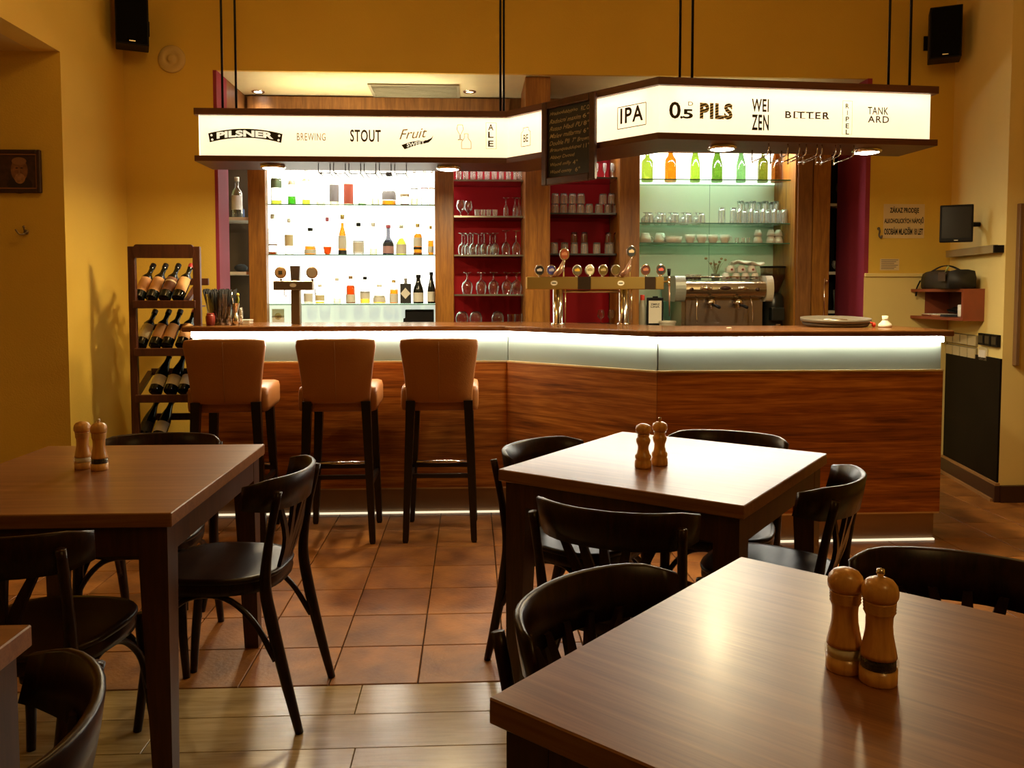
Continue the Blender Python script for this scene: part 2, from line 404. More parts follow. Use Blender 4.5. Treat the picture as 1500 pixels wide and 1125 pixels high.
p = struct('baseboard_right', rwbox(MB(), 0.0, RWL + 0.02, 0, 0.105, 0.0, 0.03), BASEB)
struct('trim_baseboard_edge', rwbox(MB(), 0.0, RWL + 0.02, 0.105, 0.122, 0.0, 0.026), mat('tan_edge', (0.33, 0.17, 0.06), 0.5))
struct('trim_floor_edge', rwbox(MB(), 0.0, RWL, -0.003, 0.018, 0.03, 0.046), mat('tan_edge', (0.33, 0.17, 0.06), 0.5))
struct('baseboard_front', MB().box(RW1.x + 0.0, 5.0, RW1.y - 0.03, RW1.y, 0, 0.105), BASEB)
# door frame standing past the corner on the right
df = atz(1487, 735, 0)
struct('door_1', MB().box(3.362, 3.387, RW1.y - 0.035, RW1.y - 0.001, 0.86, 1.86, 0.003), mat('door_edge', (0.20, 0.11, 0.05), 0.5))
# chair rail along the back wall right of the niche
struct('trim_chair_rail', MB().box(NX1, 3.46, YB - 0.022, YB, 1.425, 1.452, 0.004), WALLPALE)
struct('wall_back_lower', MB().box(NX1, 3.46, YB - 0.006, YB - 0.0005, 0, 1.425), WALLPALE)
# the niche behind the bar
rev = MB(); rev.box(NX0 - 0.02, NX0 + 0.003, YB - 0.002, 6.10, 0, NZ)
struct('wall_niche_left', rev, PURPLE)
struct('wall_niche_right', MB().box(NX1 - 0.003, NX1 + 0.03, YB - 0.002, 6.32, 0, NZ), PURPLE)
struct('wall_niche_left_side', MB().box(-2.12, -2.08, 6.06, YN, 0, NZ), mat('niche_dark', (0.10, 0.07, 0.04), 0.7))
struct('wall_niche_right_side', MB().box(3.20, 3.24, 6.06, YN, 0, NZ), BLACK)
struct('wall_niche_back', MB().box(-2.12, 3.24, YN, YN + 0.05, 0, NZ + 0.02), PANELWOOD)
struct('ceiling_niche', MB().box(-2.12, 3.24, YB + 0.004, YN, NZ + 0.0005, NZ + 0.06), CEIL)
struct('trim_niche_panel', MB().box(NX0 + 0.03, 0.30, YN - 0.03, YN, 2.3, NZ - 0.015), PANELWOOD)

struct('wall_niche_upper_left', MB().box(NX0 - 0.02, NX0 + 0.002, 6.10, YN, 2.47, NZ), PANELWOOD)
struct('wall_niche_upper_right', MB().box(NX1 - 0.002, NX1 + 0.02, 6.32, YN, 2.47, NZ), PANELWOOD)
# niche ceiling fittings
for k, (px, py, lab) in enumerate(((378, 134, 'small recessed downlight in the niche ceiling near its left end'),
                                   (688, 134, 'small recessed downlight in the niche ceiling right of the vent'))):
    q = atz(px, py, NZ)
    t = thing('recessed_downlight', lab, 'light', (q.x, q.y, NZ), 0, 'niche ceiling downlights')
    MB().lathe([(0.030, 0.0), (0.030, -0.006), (0.048, -0.006), (0.050, 0.0)], 20).build('bezel', CHROME, t)
    MB().lathe([(0.0, -0.004), (0.030, -0.004)], 20).build('lens', DISC if k == 0 else emit('dim_lens', (1, .9, .6), 2.0), t)
    lamp('niche_light', (q.x, q.y, NZ - 0.03), 5 if k == 0 else 3, 0.03, (1, 0.80, 0.45), 'SPOT', 2.4, 0.8, (0, 0, -1))
q0, q1 = atz(549, 131, NZ), atz(668, 146, NZ)
t = thing('ceiling_vent', 'grey louvred air vent grille set in the niche ceiling', 'vent', ((q0.x + q1.x) / 2, 6.36, NZ))
hw, hd = 0.315, 0.17
MB().box(-hw, hw, -hd, hd, -0.004, -0.001).build('backing', mat('vent_back', (0.10, 0.09, 0.06), 0.7), t)
fr = MB()
for a in ((-hw - .02, hw + .02, -hd - .02, -hd), (-hw - .02, hw + .02, hd, hd + .02), (-hw - .02, -hw, -hd, hd), (hw, hw + .02, -hd, hd)): fr.box(*a, -0.012, -0.001)
VENTM = mat('vent_grey', (0.34, 0.31, 0.21), 0.5)
fr.build('frame', VENTM, t)
sl = MB().box(-hw, hw, -0.005, 0.005, -0.011, -0.005).mesh('slat', VENTM)
for i in range(9):
    o = bpy.data.objects.new('slat', sl); o.location = (0, -hd + (i + 0.5) * 2 * hd / 9, 0); C.objects.link(o); o.parent = t

# ------------------------------------------------------------------ bar counter
BP = [(-1.62, 4.84), (0.205, 4.84), (0.945, 4.165), (2.455, 4.175)]       # outer face of the walnut front
def offset_poly(pts, d):
    """polyline moved sideways by d (positive towards the back of the bar)"""
    out = []
    P = [Vector((x, y)) for x, y in pts]
    nr = []
    for i in range(len(P) - 1):
        t = (P[i + 1] - P[i]).normalized(); nr.append(Vector((-t.y, t.x)))
    for i in range(len(P)):
        if i == 0: out.append(P[0] + nr[0] * d)
        elif i == len(P) - 1: out.append(P[-1] + nr[-1] * d)
        else:
            b = (nr[i - 1] + nr[i]); b = b / b.dot(nr[i]); out.append(P[i] + b * d)
    return [(p.x, p.y) for p in out]
def seg_prism(mb, outer, inner, i, z0, z1, gap=0.0):
    a, b, c, d = [Vector(q) for q in (outer[i], outer[i + 1], inner[i + 1], inner[i])]
    g = (b - a).normalized() * gap
    return mb.prism([tuple(a + g), tuple(b - g), tuple(c - g), tuple(d + g)], z0, z1)
bar = thing('bar_counter', 'long angled bar counter with walnut front and glowing frosted glass band', 'bar counter', (0.4, 4.7, 0))
O0, I0 = BP, offset_poly(BP, 0.03)
segname = ['left run', 'angled middle run', 'right run']
for i in range(3):
    seg_prism(MB(), O0, I0, i, 0.165, 0.905, 0.001).build('front_panel', BARWOOD, bar, world=True)
    seg_prism(MB(), offset_poly(BP, -0.004), I0, i, 0.905, 0.914, 0.0).build('panel_edge', mat('brass_edge', (0.72, 0.55, 0.28), 0.35, 0.6), bar, 'pale metal edging along the panel top', world=True)
    seg_prism(MB(), offset_poly(BP, 0.004), offset_poly(BP, 0.03), i, 0.155, 0.165, 0.0).build('kick_trim', STEEL, bar, 'thin metal trim above the kick plate', world=True)
    seg_prism(MB(), offset_poly(BP, 0.055), offset_poly(BP, 0.07), i, 0.012, 0.160, 0.0).build('kick_plate', KICK, bar, 'brown metal kick plate', world=True)
    seg_prism(MB(), offset_poly(BP, 0.040), offset_poly(BP, 0.054), i, 0.000, 0.009, 0.0).build('floor_light_strip', FLOORLED, bar, 'pale strip of light along the floor', world=True)
    seg_prism(MB(), offset_poly(BP, 0.022), offset_poly(BP, 0.034), i, 0.914, 1.085, 0.003).build('glass_panel', FROST, bar, 'frosted glass band lit from above', world=True)
    seg_prism(MB(), offset_poly(BP, -0.004), offset_poly(BP, 0.008), i, 1.058, 1.087, 0.004).build('led_strip', LED, bar, 'white light strip under the counter lip', world=True)
body = MB()
seg = offset_poly(BP, 0.072); seg2 = offset_poly(BP, 0.55)
for i in range(3): seg_prism(body, seg, seg2, i, 0.0, 1.086)
body.build('carcass', mat('carcass', (0.12, 0.05, 0.02), 0.6), bar, world=True)
for (x0, x1) in ((-1.62, -1.60), (2.435, 2.455)):
    y0 = 4.845 if x0 < 0 else 4.18
    MB().box(x0, x1, y0, y0 + 0.58, 0.165, 0.905).build('end_panel', BARWOOD, bar, world=True)
    MB().box(x0 + 0.004, x1 - 0.004, y0 + 0.02, y0 + 0.58, 0.914, 1.085).build('end_glass', FROST, bar, world=True)
top = MB()
tp = [(-1.66, 4.84), (0.205, 4.84), (0.945, 4.165), (2.49, 4.175)]
to, ti = offset_poly(tp, -0.035), offset_poly(tp, 0.60)
top.prism(to + ti[::-1], 1.088, 1.120)
ct = tag(top.build('bar_worktop', COUNTERTOP), 'polished brown counter top running along the whole bar', 'counter top')
bv = ct.modifiers.new('bevel', 'BEVEL'); bv.width = 0.008; bv.segments = 2; bv.limit_method = 'ANGLE'

# ------------------------------------------------------------------ back counter and shelving
YS0, YS1 = 6.12, 6.46          # front and back of the shelf bays
bc = thing('back_counter', 'low back counter under the shelves, mostly hidden by the bar', 'counter', (0.5, 6.2, 0))
MB().box(-1.66, 2.80, 5.98, 6.50, 0.0, 0.87).build('cabinet', mat('carcass', (0.12, 0.05, 0.02), 0.6), bc, world=True)
MB().box(-1.66, 2.80, 5.95, 6.52, 0.87, 0.90).build('worktop', STEEL, bc, world=True)
def X(px, y, py=330): return aty(px, py, y).x
def Z(py, y, px=700): return aty(px, py, y).z
posts = []
def post(px0, px1, y0, y1, z1, lab, m=POSTWOOD, z0=0.90):
    a, b = X(px0, y0), X(px1, y0)
    o = MB().box(a, b, y0, y1, z0, z1, 0.004).build('wooden_post', m)
    tag(o, lab, 'post', 'wooden posts of the back bar'); return a, b
P0 = post(363.5, 389, 6.02, 6.10, 2.42, 'oak post at the left end of the white bottle shelves')
P1 = post(637, 664.5, 6.02, 6.10, 2.42, 'oak post between the white bottle shelves and the red glass shelves')
P2 = post(769.5, 806, 5.92, 6.44, NZ - 0.001, 'broad oak post reaching the ceiling in the middle of the red shelves')
P3 = post(907.5, 937, 6.02, 6.44, 2.42, 'reddish oak post between the red shelves and the coffee corner')
P4 = post(1168, 1190, 6.02, 6.44, 2.42, 'dark oak post right of the coffee corner', PANELWOOD)
a, b = X(1190.5, 6.04), X(1216, 6.04)
t = thing('cupboard_door', 'narrow oak door with thin upright handle at the right end of back bar', 'door', ((a + b) / 2, 6.04, 0.9))
MB().box(a, b, 6.04, 6.07, 0.90, 2.42, 0.004).build('panel', POSTWOOD, t, world=True)
q = aty(1207, 408, 6.03)
h = MB().tube([(q.x, 6.02, 1.10), (q.x, 6.02, q.z)], 0.005).tube([(q.x, 6.02, q.z - .02), (q.x + 0.02, 6.0, q.z - .02)], 0.004)
h.sphere((q.x + 0.012, 6.005, q.z - 0.02), 0.013, 10, 6).build('handle', CHROME, t, 'thin chrome rod handle', world=True)
for k, (xa, xb) in enumerate(((-1.66, P2[0] - .002), (P2[1] + .002, 2.62))):
    tag(MB().box(xa, xb, 6.02, 6.48, 2.42, 2.46).build('cap_board', PANELWOOD), 'long oak board capping the back bar %s of the broad oak post' % ('left', 'right')[k], 'board')

for k, (xa, xb) in enumerate(((-1.45, -0.1), (1.2, 2.4))):  # unseen uplights, added to brighten the niche ceiling
    t = thing('added_uplight', 'added strip uplight lying on the back bar cap board, %s end' % ('left', 'right')[k], 'light', ((xa + xb) / 2, 6.2, 2.4605))
    MB().box(xa, xb, 6.18, 6.22, 2.4605, 2.475).build('housing', STEEL, t, world=True)
    MB().box(xa + .01, xb - .01, 6.185, 6.215, 2.475, 2.485).build('tube', emit('added_uplight_tube_%d' % k, (1.0, 0.86, 0.55), (60.0, 16.0)[k]), t, world=True)
def bay(name, lab, xa, xb, shelves, backm, shelfm, thick=0.008, front=YS0, edge=None, z0=0.902, z1=2.40):
    t = thing(name, lab, 'shelf unit', ((xa + xb) / 2, YS1, z0))
    MB().box(xa, xb, YS1, YS1 + 0.012, z0, z1).build('back_panel', backm, t, world=True)
    for z in shelves:
        MB().box(xa + 0.001, xb - 0.001, front + 0.002, YS1 - 0.001, z - thick, z).build('shelf', shelfm, t, world=True)
        if edge: MB().box(xa + 0.001, xb - 0.001, front, front + 0.002, z - thick, z).build('shelf_edge', edge, t, 'dark green edge of the glass shelf', world=True)
    return t
LZ = [Z(300, YS0), Z(373, YS0), Z(445, YS0)]
LB0, LB1 = X(388, YS1) - .01, P1[0] + .02
RB0 = X(664.5, YS1) - .004
lb = bay('bottle_display', 'brightly backlit bottle display with three glass shelves', LB0, LB1, LZ, WHITEBACK, SHELFGLASS, edge=EDGEGLASS)
MB().box(LB0, LB1, YS1 - 0.016, YS1 - 0.001, 0.902, Z(446, YS1)).build('lower_panel', emit('pale_panel_added_glow', (0.86, 0.95, 0.78), 0.72), lb, world=True)  # panel lit only by the bay; that light is put in as emission
RZ1 = [Z(263, YS0), Z(316, YS0), Z(373, YS0), Z(431, YS0)]
rb1 = bay('red_glass_shelf', 'red backed glass shelves left of the broad oak post', RB0, P2[0] - .001, RZ1, RED, SMOKESHELF, 0.012, edge=mat('shelf_steel_edge', (0.30, 0.27, 0.21), 0.3, 0.7))
RZ2 = [Z(258, YS0), Z(311, YS0), Z(371, YS0), Z(431, YS0)]
rb2 = bay('red_glass_shelf', 'red backed glass shelves right of the broad oak post, behind chalkboard', P2[1] + .001, P3[0] - .001, RZ2[:3], RED, SMOKESHELF, 0.012, edge=mat('shelf_dark_edge', (0.02, 0.015, 0.012), 0.3))
CZ = [Z(260, YS0), Z(325, YS0), Z(354.5, YS0)]
cb = bay('cup_display', 'pale green glass shelves above the coffee machine', P3[1] + .001, P4[0] - .001, CZ, PALEPANEL, SHELFGLASS, edge=EDGEGLASS)
MB().box(P3[1] + .002, P4[0] - .002, YS1 - 0.012, YS1 - 0.001, CZ[0] + 0.004, 2.40).build('light_panel', WHITEBACK, cb, 'glowing white panel behind coloured bottles', world=True)
xj = X(1039, YS1)
MB().box(xj - 0.002, xj + 0.002, YS1 - 0.0015, YS1 - 0.0002, 0.902, CZ[0]).build('joint', mat('joint', (0.30, 0.36, 0.28), 0.6), cb, world=True)
MB().box(P4[0] - 0.016, P4[0] - 0.001, 6.03, YS1 - 0.001, 0.902, 2.4).build('side_panel', POSTWOOD, cb, 'oak side panel', world=True)
# strip lights topping each bay; the bottle one is added to brighten labels
for nm, (xa, xb), e in (('red', (P1[1], P2[0]), 36.0), ('red', (P2[1], P3[0]), 36.01), ('cup', (P3[1], P4[0]), 130.0), ('bottle', (P0[1], P1[0]), 60.0)):
    t = thing('strip_light', {'red': 'slim strip light at the top of the %s red shelves' % ('left' if xa < 0.2 else 'right'), 'cup': 'slim strip light at the top of the cup shelves', 'bottle': 'slim added strip light at the top of the bottle shelves'}[nm], 'light', ((xa + xb) / 2, 6.15, 2.385))
    MB().box(xa + 0.02, xb - 0.02, 6.13, 6.17, 2.385, 2.40).build('housing', STEEL, t, world=True)
    MB().box(xa + 0.03, xb - 0.03, 6.135, 6.165, 2.375, 2.385).build('tube', emit('strip_%d' % e, (1.0, 0.95, 0.84), e), t, world=True)
# narrow dark side shelves at both ends of the niche
for side, xa, xb, pys, ys, lab in (('l', -2.07, P0[0] - 0.004, (318, 398, 470), 6.16, 'dark narrow side shelves behind the purple reveal on the left'),
                                   ('r', b + 0.01, 3.19, (298, 398, 455), 6.34, 'dark narrow side shelves behind the purple reveal on the right')):
    t = thing('side_shelf', lab, 'shelf unit', ((xa + xb) / 2, 6.4, 0.9))
    MB().box(xa, xb, 6.54, 6.56, 0.9, 2.6).build('back_panel', mat('niche_dark', (0.10, 0.07, 0.04), 0.7) if side == 'l' else BLACK, t, world=True)
    for py in pys:
        z = Z(py, ys, 330 if side == 'l' else 1228)
        MB().box(xa, xb, ys, 6.50, z - 0.022, z).build('shelf', SHELFWHITE, t, 'white shelf board', world=True)
zl = Z(318, 6.16, 330); xl = X(351, 6.22)

# ------------------------------------------------------------------ hanging light-box canopy
CP = [(-1.59, 4.88), (0.205, 4.88), (0.917, 4.07), (2.40, 4.19)]
ZB0, ZB1, ZT0, ZT1 = 2.070, 2.102, 2.335, 2.372
cn = thing('hanging_canopy', 'long cream light-box canopy with beer lettering hanging over the bar', 'light box', (0.4, 4.7, ZB0))
DEP = 0.34
def ring(d0, d1, z0, z1):
    a, b = offset_poly(CP, d0), offset_poly(CP, d1)
    return MB().prism(a + b[::-1], z0, z1)
ring(0.0, DEP, ZB0, ZB1).build('bottom_board', BOARDWOOD, cn, world=True)
ring(0.0, DEP, ZT0, ZT1).build('top_board', BOARDWOOD, cn, world=True)
PF = offset_poly(CP, 0.025); PBk = offset_poly(CP, 0.030)
PF[0] = (CP[0][0] + 0.02, PF[0][1]); PBk[0] = (CP[0][0] + 0.02, PBk[0][1])
PF[3] = (CP[3][0] - 0.035, PF[3][1]); PBk[3] = (CP[3][0] - 0.035, PBk[3][1])
CNAM = ['left', 'angled middle', 'right']
for i in range(3):
    seg_prism(MB(), PF, PBk, i, ZB1, ZT0, 0.0).build('light_panel', PANELLIGHT, cn, world=True)
bp_ = offset_poly(CP, DEP - 0.03); bp2 = offset_poly(CP, DEP - 0.025)
for i in range(3):
    seg_prism(MB(), bp_, bp2, i, ZB1, ZT0, 0.0).build('back_panel', mat('canopy_inner_white', (0.85, 0.82, 0.72), 0.7), cn, world=True)
for k, (i0, i1) in enumerate(((0, 0), (3, 3))):
    a, b = Vector(PF[i0]), Vector(bp_[i0])
    MB().prism([tuple(a), tuple(b), (b.x + 0.005, b.y), (a.x + 0.005, a.y)], ZB1, ZT0).build('end_panel', PANELLIGHT, cn, world=True)
tb0, tb1 = offset_poly(CP, 0.085), offset_poly(CP, 0.105)
for i in range(3):
    seg_prism(MB(), tb0, tb1, i, ZT0 - 0.028, ZT0 - 0.008, 0.05).build('light_tube', TUBE, cn, 'light tube inside the box', world=True)
# lettering on the light panels
def cplane(i):
    a, b = Vector((*PF[i], 0)), Vector((*PF[i + 1], 0)); u = (b - a).normalized(); n = Vector((u.y, -u.x, 0))
    return a, u, n
V = Vector((0, 0, 1))
def rect_on(i, x0, y0, x1, y1):
    a, u, n = cplane(i)
    ym = (y0 + y1) / 2; xm = (x0 + x1) / 2
    l, r = atplane(x0, ym, a, n), atplane(x1, ym, a, n); t, b = atplane(xm, y0, a, n), atplane(xm, y1, a, n)
    return Vector((l.x, l.y, b.z)), u, n, (r - l).length, t.z - b.z
FADED = mat('faded_ink', (0.34, 0.26, 0.09), 0.8); OLIVE = mat('olive_ink', (0.030, 0.024, 0.006), 0.8)
CREAM = translucent('cream_letter', (0.94, 0.90, 0.72), 1.0, (1.0, 0.88, 0.58), 0.7)
def word(txt, i, rect, m, bold=0.0, spacing=1.0, line=1.0, align='LEFT', warp=None, lab=None):
    o, u, n, wd, he = rect_on(i, *rect)
    mb = MB(); letter(mb, txt, o, u, V, wd, he, n, 0.002, bold, spacing, line, align, warp)
    return mb.build('lettering', m, cn, lab, world=True)
def flat(i, rect, pts, m, name, lab=None, off=0.001):
    """a flat printed outline given in unit coordinates of the rectangle"""
    o, u, n, wd, he = rect_on(i, *rect)
    k = len(pts)
    return MB().add([o + u * (x * wd) + V * (y * he) + n * off for x, y in pts], [list(range(k))]).build(name, m, cn, lab, world=True)
def outline(i, rect, pts, m, name, wd_=0.0035, lab=None, closed=True, off=0.0015):
    o, u, n, wd, he = rect_on(i, *rect); mb = MB()
    q = [Vector((x * wd, y * he)) for x, y in pts]
    for j in range(len(q) - (0 if closed else 1)):
        a, b = q[j], q[(j + 1) % len(q)]; d = (b - a)
        if d.length < 1e-6: continue
        d.normalize(); s = Vector((-d.y, d.x)) * wd_ / 2
        mb.add([o + u * p_.x + V * p_.y + n * off for p_ in (a + s, b + s, b - s, a - s)], [(0, 1, 2, 3)])
    return mb.build(name, m, cn, lab, world=True)
# PILSNER on an arched black plate with four pins
R_ = (305, 189, 414, 209)
bend = lambda a, b: (a, 0.18 + b * 0.60 + 0.42 * (1 - (2 * a - 1) ** 2) - 0.16)
arc = [(t / 12, 0.66 + 0.36 * (1 - (t / 6 - 1) ** 2)) for t in range(13)]; arc2 = [(0.02 + 0.96 * t / 12, 0.0 + 0.36 * (1 - (t / 6 - 1) ** 2)) for t in range(13)]
o, u, n, wd, he = rect_on(0, *R_); mb = MB()
up_ = [o + u * (x * wd) + V * (y * he) + n * 0.001 for x, y in arc]; lo_ = [o + u * (x * wd) + V * (y * he) + n * 0.001 for x, y in arc2]
mb.add(up_ + lo_, [(j, j + 1, 14 + j, 13 + j) for j in range(12)]).build('sign_plate', INK, cn, 'black arched plate behind PILSNER', world=True)
mb = MB(); letter(mb, 'PILSNER', o + u * wd * 0.115 + V * he * 0.10, u, V, wd * 0.76, he * 0.86, n, 0.0025, 0.045, 1.0, warp=lambda a, b: (a, b * 0.56 + 0.04 + 0.34 * (1 - (2 * (0.115 + 0.76 * a) - 1) ** 2)))
mb.build('lettering', CREAM, cn, 'cream letters PILSNER', world=True)
mb = MB()
for x, y in ((0.045, 0.52), (0.055, 0.20), (0.955, 0.52), (0.945, 0.20)):
    c = o + u * (x * wd) + V * (y * he) + n * 0.002
    mb.add([c + (u * math.cos(k) + V * math.sin(k)) * 0.0065 for k in [2 * PI * j / 10 for j in range(10)]], [list(range(10))])
mb.build('plate_pins', CREAM, cn, 'four pale pins on the plate', world=True)['kind'] = 'stuff'
word('BREWING', 0, (435, 195, 477, 206), FADED, 0.0, 1.15, lab='faded letters BREWING')
word('STOUT', 0, (513, 190, 558, 208), OLIVE, 0.022, 1.1, lab='tall dark letters STOUT')
shear = lambda a, b: (a * 0.9 + 0.12 * b, b + 0.25 * (a - 0.5))
word('Fruit', 0, (585, 188, 627, 203), FADED, 0.0, 1.0, warp=shear, lab='faded slanting letters Fruit')
flat(0, (588, 198, 635, 219), [(0.0, 0.30), (0.10, 0.0), (0.35, 0.22), (0.62, 0.36), (0.85, 0.50), (0.95, 0.72), (1.0, 1.0), (0.93, 0.80), (0.80, 0.66), (0.55, 0.62), (0.28, 0.52)], OLIVE, 'swoosh', 'black curved banner under Fruit')
word('SWEET', 0, (596, 206, 622, 214), CREAM, 0.02, 1.0, warp=lambda a, b: (a, b * 0.72 - 0.25 + 0.62 * a), lab='cream letters SWEET')
outline(0, (668, 183, 680, 205), [(0.2, 1), (0.1, .7), (0.45, .35), (0.45, 0.05), (0.2, 0), (0.8, 0), (0.55, 0.05), (0.55, .35), (0.9, .7), (0.8, 1)], FADED, 'drawn_glass', 0.003, 'faded drawing of a stemmed glass')
outline(0, (676, 196, 690, 218), [(0.3, 1), (0.3, .7), (0, .45), (0, 0), (1, 0), (1, .45), (0.7, .7), (0.7, 1)], FADED, 'drawn_bottle', 0.003, 'faded drawing of a bottle')
for ch, y0 in (('A', 182), ('L', 193), ('E', 206)): word(ch, 0, (715, y0, 723, y0 + 9), OLIVE, 0.02, lab='dark letter %s of ALE' % ch)
outline(0, (712, 180, 727, 218), [(0, 0), (1, 0), (1, 1), (0, 1)], FADED, 'sign_border', 0.002, 'thin border round ALE')
outline(1, (764, 187, 777, 214), [(0, 0), (1, 0), (1, .75), (.8, .85), (.8, 1), (.2, 1), (.2, .85), (0, .75)], OLIVE, 'drawn_jar', 0.003, 'drawn jar outline')
word('BE', 1, (767, 197, 774, 208), OLIVE, 0.01, lab='tiny dark letters on the jar')
word('IPA', 1, (909, 156, 942, 179), OLIVE, 0.022, 1.15, lab='thin olive letters IPA')
outline(1, (905, 154, 946, 186), [(0, 0), (1, 0), (1, 1), (0, 1)], OLIVE, 'sign_border', 0.004, 'thin frame round IPA')
word('0', 2, (980, 149, 997, 174), OLIVE, 0.02, lab='large numeral 0'); word('.', 2, (996, 170, 1000, 174), OLIVE, 0.0, lab='decimal point')
word('5', 2, (1000, 160, 1015, 174), OLIVE, 0.03, lab='large numeral 5'); word('D', 2, (1008, 149, 1015, 155), OLIVE, 0.0, lab='small raised letter D')
STRIPE = bpy.data.materials.new('striped_ink'); nt, bs = nodes_of(STRIPE); bs.inputs['Roughness'].default_value = 0.7
tc = nt.nodes.new('ShaderNodeTexCoord'); mp = nt.nodes.new('ShaderNodeMapping'); wv = nt.nodes.new('ShaderNodeTexWave'); wv.bands_direction = 'Z'
wv.inputs['Scale'].default_value = 24; wv.inputs['Distortion'].default_value = 0
rp = nt.nodes.new('ShaderNodeValToRGB'); rp.color_ramp.interpolation = 'CONSTANT'; rp.color_ramp.elements[0].color = (0.02, 0.015, 0.004, 1); rp.color_ramp.elements[1].position = 0.5; rp.color_ramp.elements[1].color = (0.85, 0.78, 0.5, 1)
mp.inputs['Rotation'].default_value = (0, 0.35, 0)
nt.links.new(tc.outputs['Object'], mp.inputs['Vector']); nt.links.new(mp.outputs['Vector'], wv.inputs['Vector']); nt.links.new(wv.outputs['Fac'], rp.inputs['Fac']); nt.links.new(rp.outputs['Color'], bs.inputs['Base Color'])
word('PILS', 2, (1025, 151, 1073, 175), STRIPE, 0.05, 1.1, lab='black and white striped letters PILS')
word('WEI', 2, (1101, 145, 1126, 164), OLIVE, 0.022, 1.1, lab='tall thin letters WEI'); word('ZEN', 2, (1101, 168, 1126, 191), OLIVE, 0.022, 1.1, lab='tall thin letters ZEN')
# BITTER with serifs
o, u, n, wd, he = rect_on(2, 1150, 164, 1215, 174)
mb = MB(); letter(mb, 'BITTER', o, u, V, wd, he, n, 0.002, 0.02, 1.25)
for fx in (0.03, 0.235, 0.405, 0.60, 0.755, 0.90):
    for y in (0.0, 0.93): mb.add([o + u * (wd * (fx + dx)) + V * (he * yy) + n * 0.0022 for dx, yy in ((-0.035, y), (0.05, y), (0.05, y + 0.09), (-0.035, y + 0.09))], [(0, 1, 2, 3)])
mb.build('lettering', OLIVE, cn, 'dark serif letters BITTER', world=True)
for ch, y0 in zip('RIPEL', (152, 162, 171, 181, 190)): word(ch, 2, (1238.5 if ch != 'I' else 1240.5, y0, 1243.5 if ch != 'I' else 1241.5, y0 + 7), OLIVE, 0.02, lab='small letter %s of the upright word' % ch)
outline(2, (1234, 148, 1248, 197), [(0, 0), (1, 0), (1, 1), (0, 1)], FADED, 'sign_border', 0.0015, 'thin border round the upright word')
word('TANK', 2, (1271, 157, 1301, 168), OLIVE, 0.012, 1.1, lab='dark angular letters TANK'); word('ARD', 2, (1271, 170, 1302, 180), OLIVE, 0.015, 1.15, lab='dark angular letters ARD')
# rods up to the ceiling
for px, i, d in ((325, 0, 0.06), (345, 0, 0.30), (733, 0, 0.06), (738, 0, 0.30), (996, 2, 0.30), (1014, 2, 0.06), (1302, 2, 0.30), (1333, 2, 0.06)):
    a, b = [Vector((*q, 0)) for q in offset_poly(CP, d)[i:i + 2]]; u = (b - a).normalized(); n = Vector((u.y, -u.x, 0))
    r_ = atplane(px, 90, a, n)
    MB().tube([(r_.x, r_.y, ZT1), (r_.x, r_.y, HR)], 0.007, 8).build('hanging_rod', BLACK, cn, 'thin black hanging rod', world=True)
# downlights in the canopy's underside
for px, py, k, lab in ((400, 240, 0, 'round downlight under the left end of the canopy'), (657, 240, 1, 'round downlight under the canopy in front of the second oak post'),
                       (1058, 213, 2, 'round downlight under the canopy above the coffee machine'), (1270, 218, 3, 'round downlight under the right end of the canopy')):
    i = 0 if k < 2 else 2
    a, b = [Vector((*q, 0)) for q in offset_poly(CP, 0.15)[i:i + 2]]; u = (b - a).normalized()
    q = atplane(px, py, a, Vector((u.y, -u.x, 0)))
    t = thing('canopy_downlight', lab, 'light', (q.x, q.y, ZB0), 0, 'downlights under the canopy')
    MB().lathe([(0.073, 0.0), (0.075, -0.012), (0.066, -0.020), (0.060, -0.018)], 28).build('bezel', CHROME, t)
    MB().lathe([(0.0, -0.026), (0.030, -0.024), (0.060, -0.018)], 28).build('lens', DISC, t)
    lamp('canopy_spot', (q.x, q.y, ZB0 - 0.04), 20, 0.055, (1.0, 0.78, 0.42), 'AREA', direction=(0, 0, -1))
# wire glass hangers below the canopy
t = thing('wire_glass_hanger', 'thin dark wire stemware hanger under the left part of the canopy', 'hanger', (-0.6, 5.03, ZB0))
for k in range(6):
    xx = X(470 + k * 22, 5.03, 240)
    pts = quad_path([(xx, 4.95, ZB0), (xx, 4.95, ZB0 - 0.045), (xx + 0.012, 4.95, ZB0 - 0.055), (xx + 0.06, 4.95, ZB0 - 0.055), (xx + 0.068, 4.95, ZB0 - 0.045), (xx + 0.068, 4.95, ZB0)], 4)
    m_ = MB().tube(pts, 0.0028, 6); m_.tube([(xx + 0.006, 4.95, ZB0 - 0.053), (xx + 0.006, 5.17, ZB0 - 0.053)], 0.0028, 6); m_.tube([(xx + 0.064, 4.95, ZB0 - 0.053), (xx + 0.064, 5.17, ZB0 - 0.053)], 0.0028, 6)
    m_.build('wire_loop', mat('dark_wire', (0.08, 0.06, 0.04), 0.35, 0.6), t, world=True)
t = thing('chrome_glass_hanger', 'chrome wire stemware hanger under the right part of the canopy', 'hanger', (1.7, 4.3, ZB0))
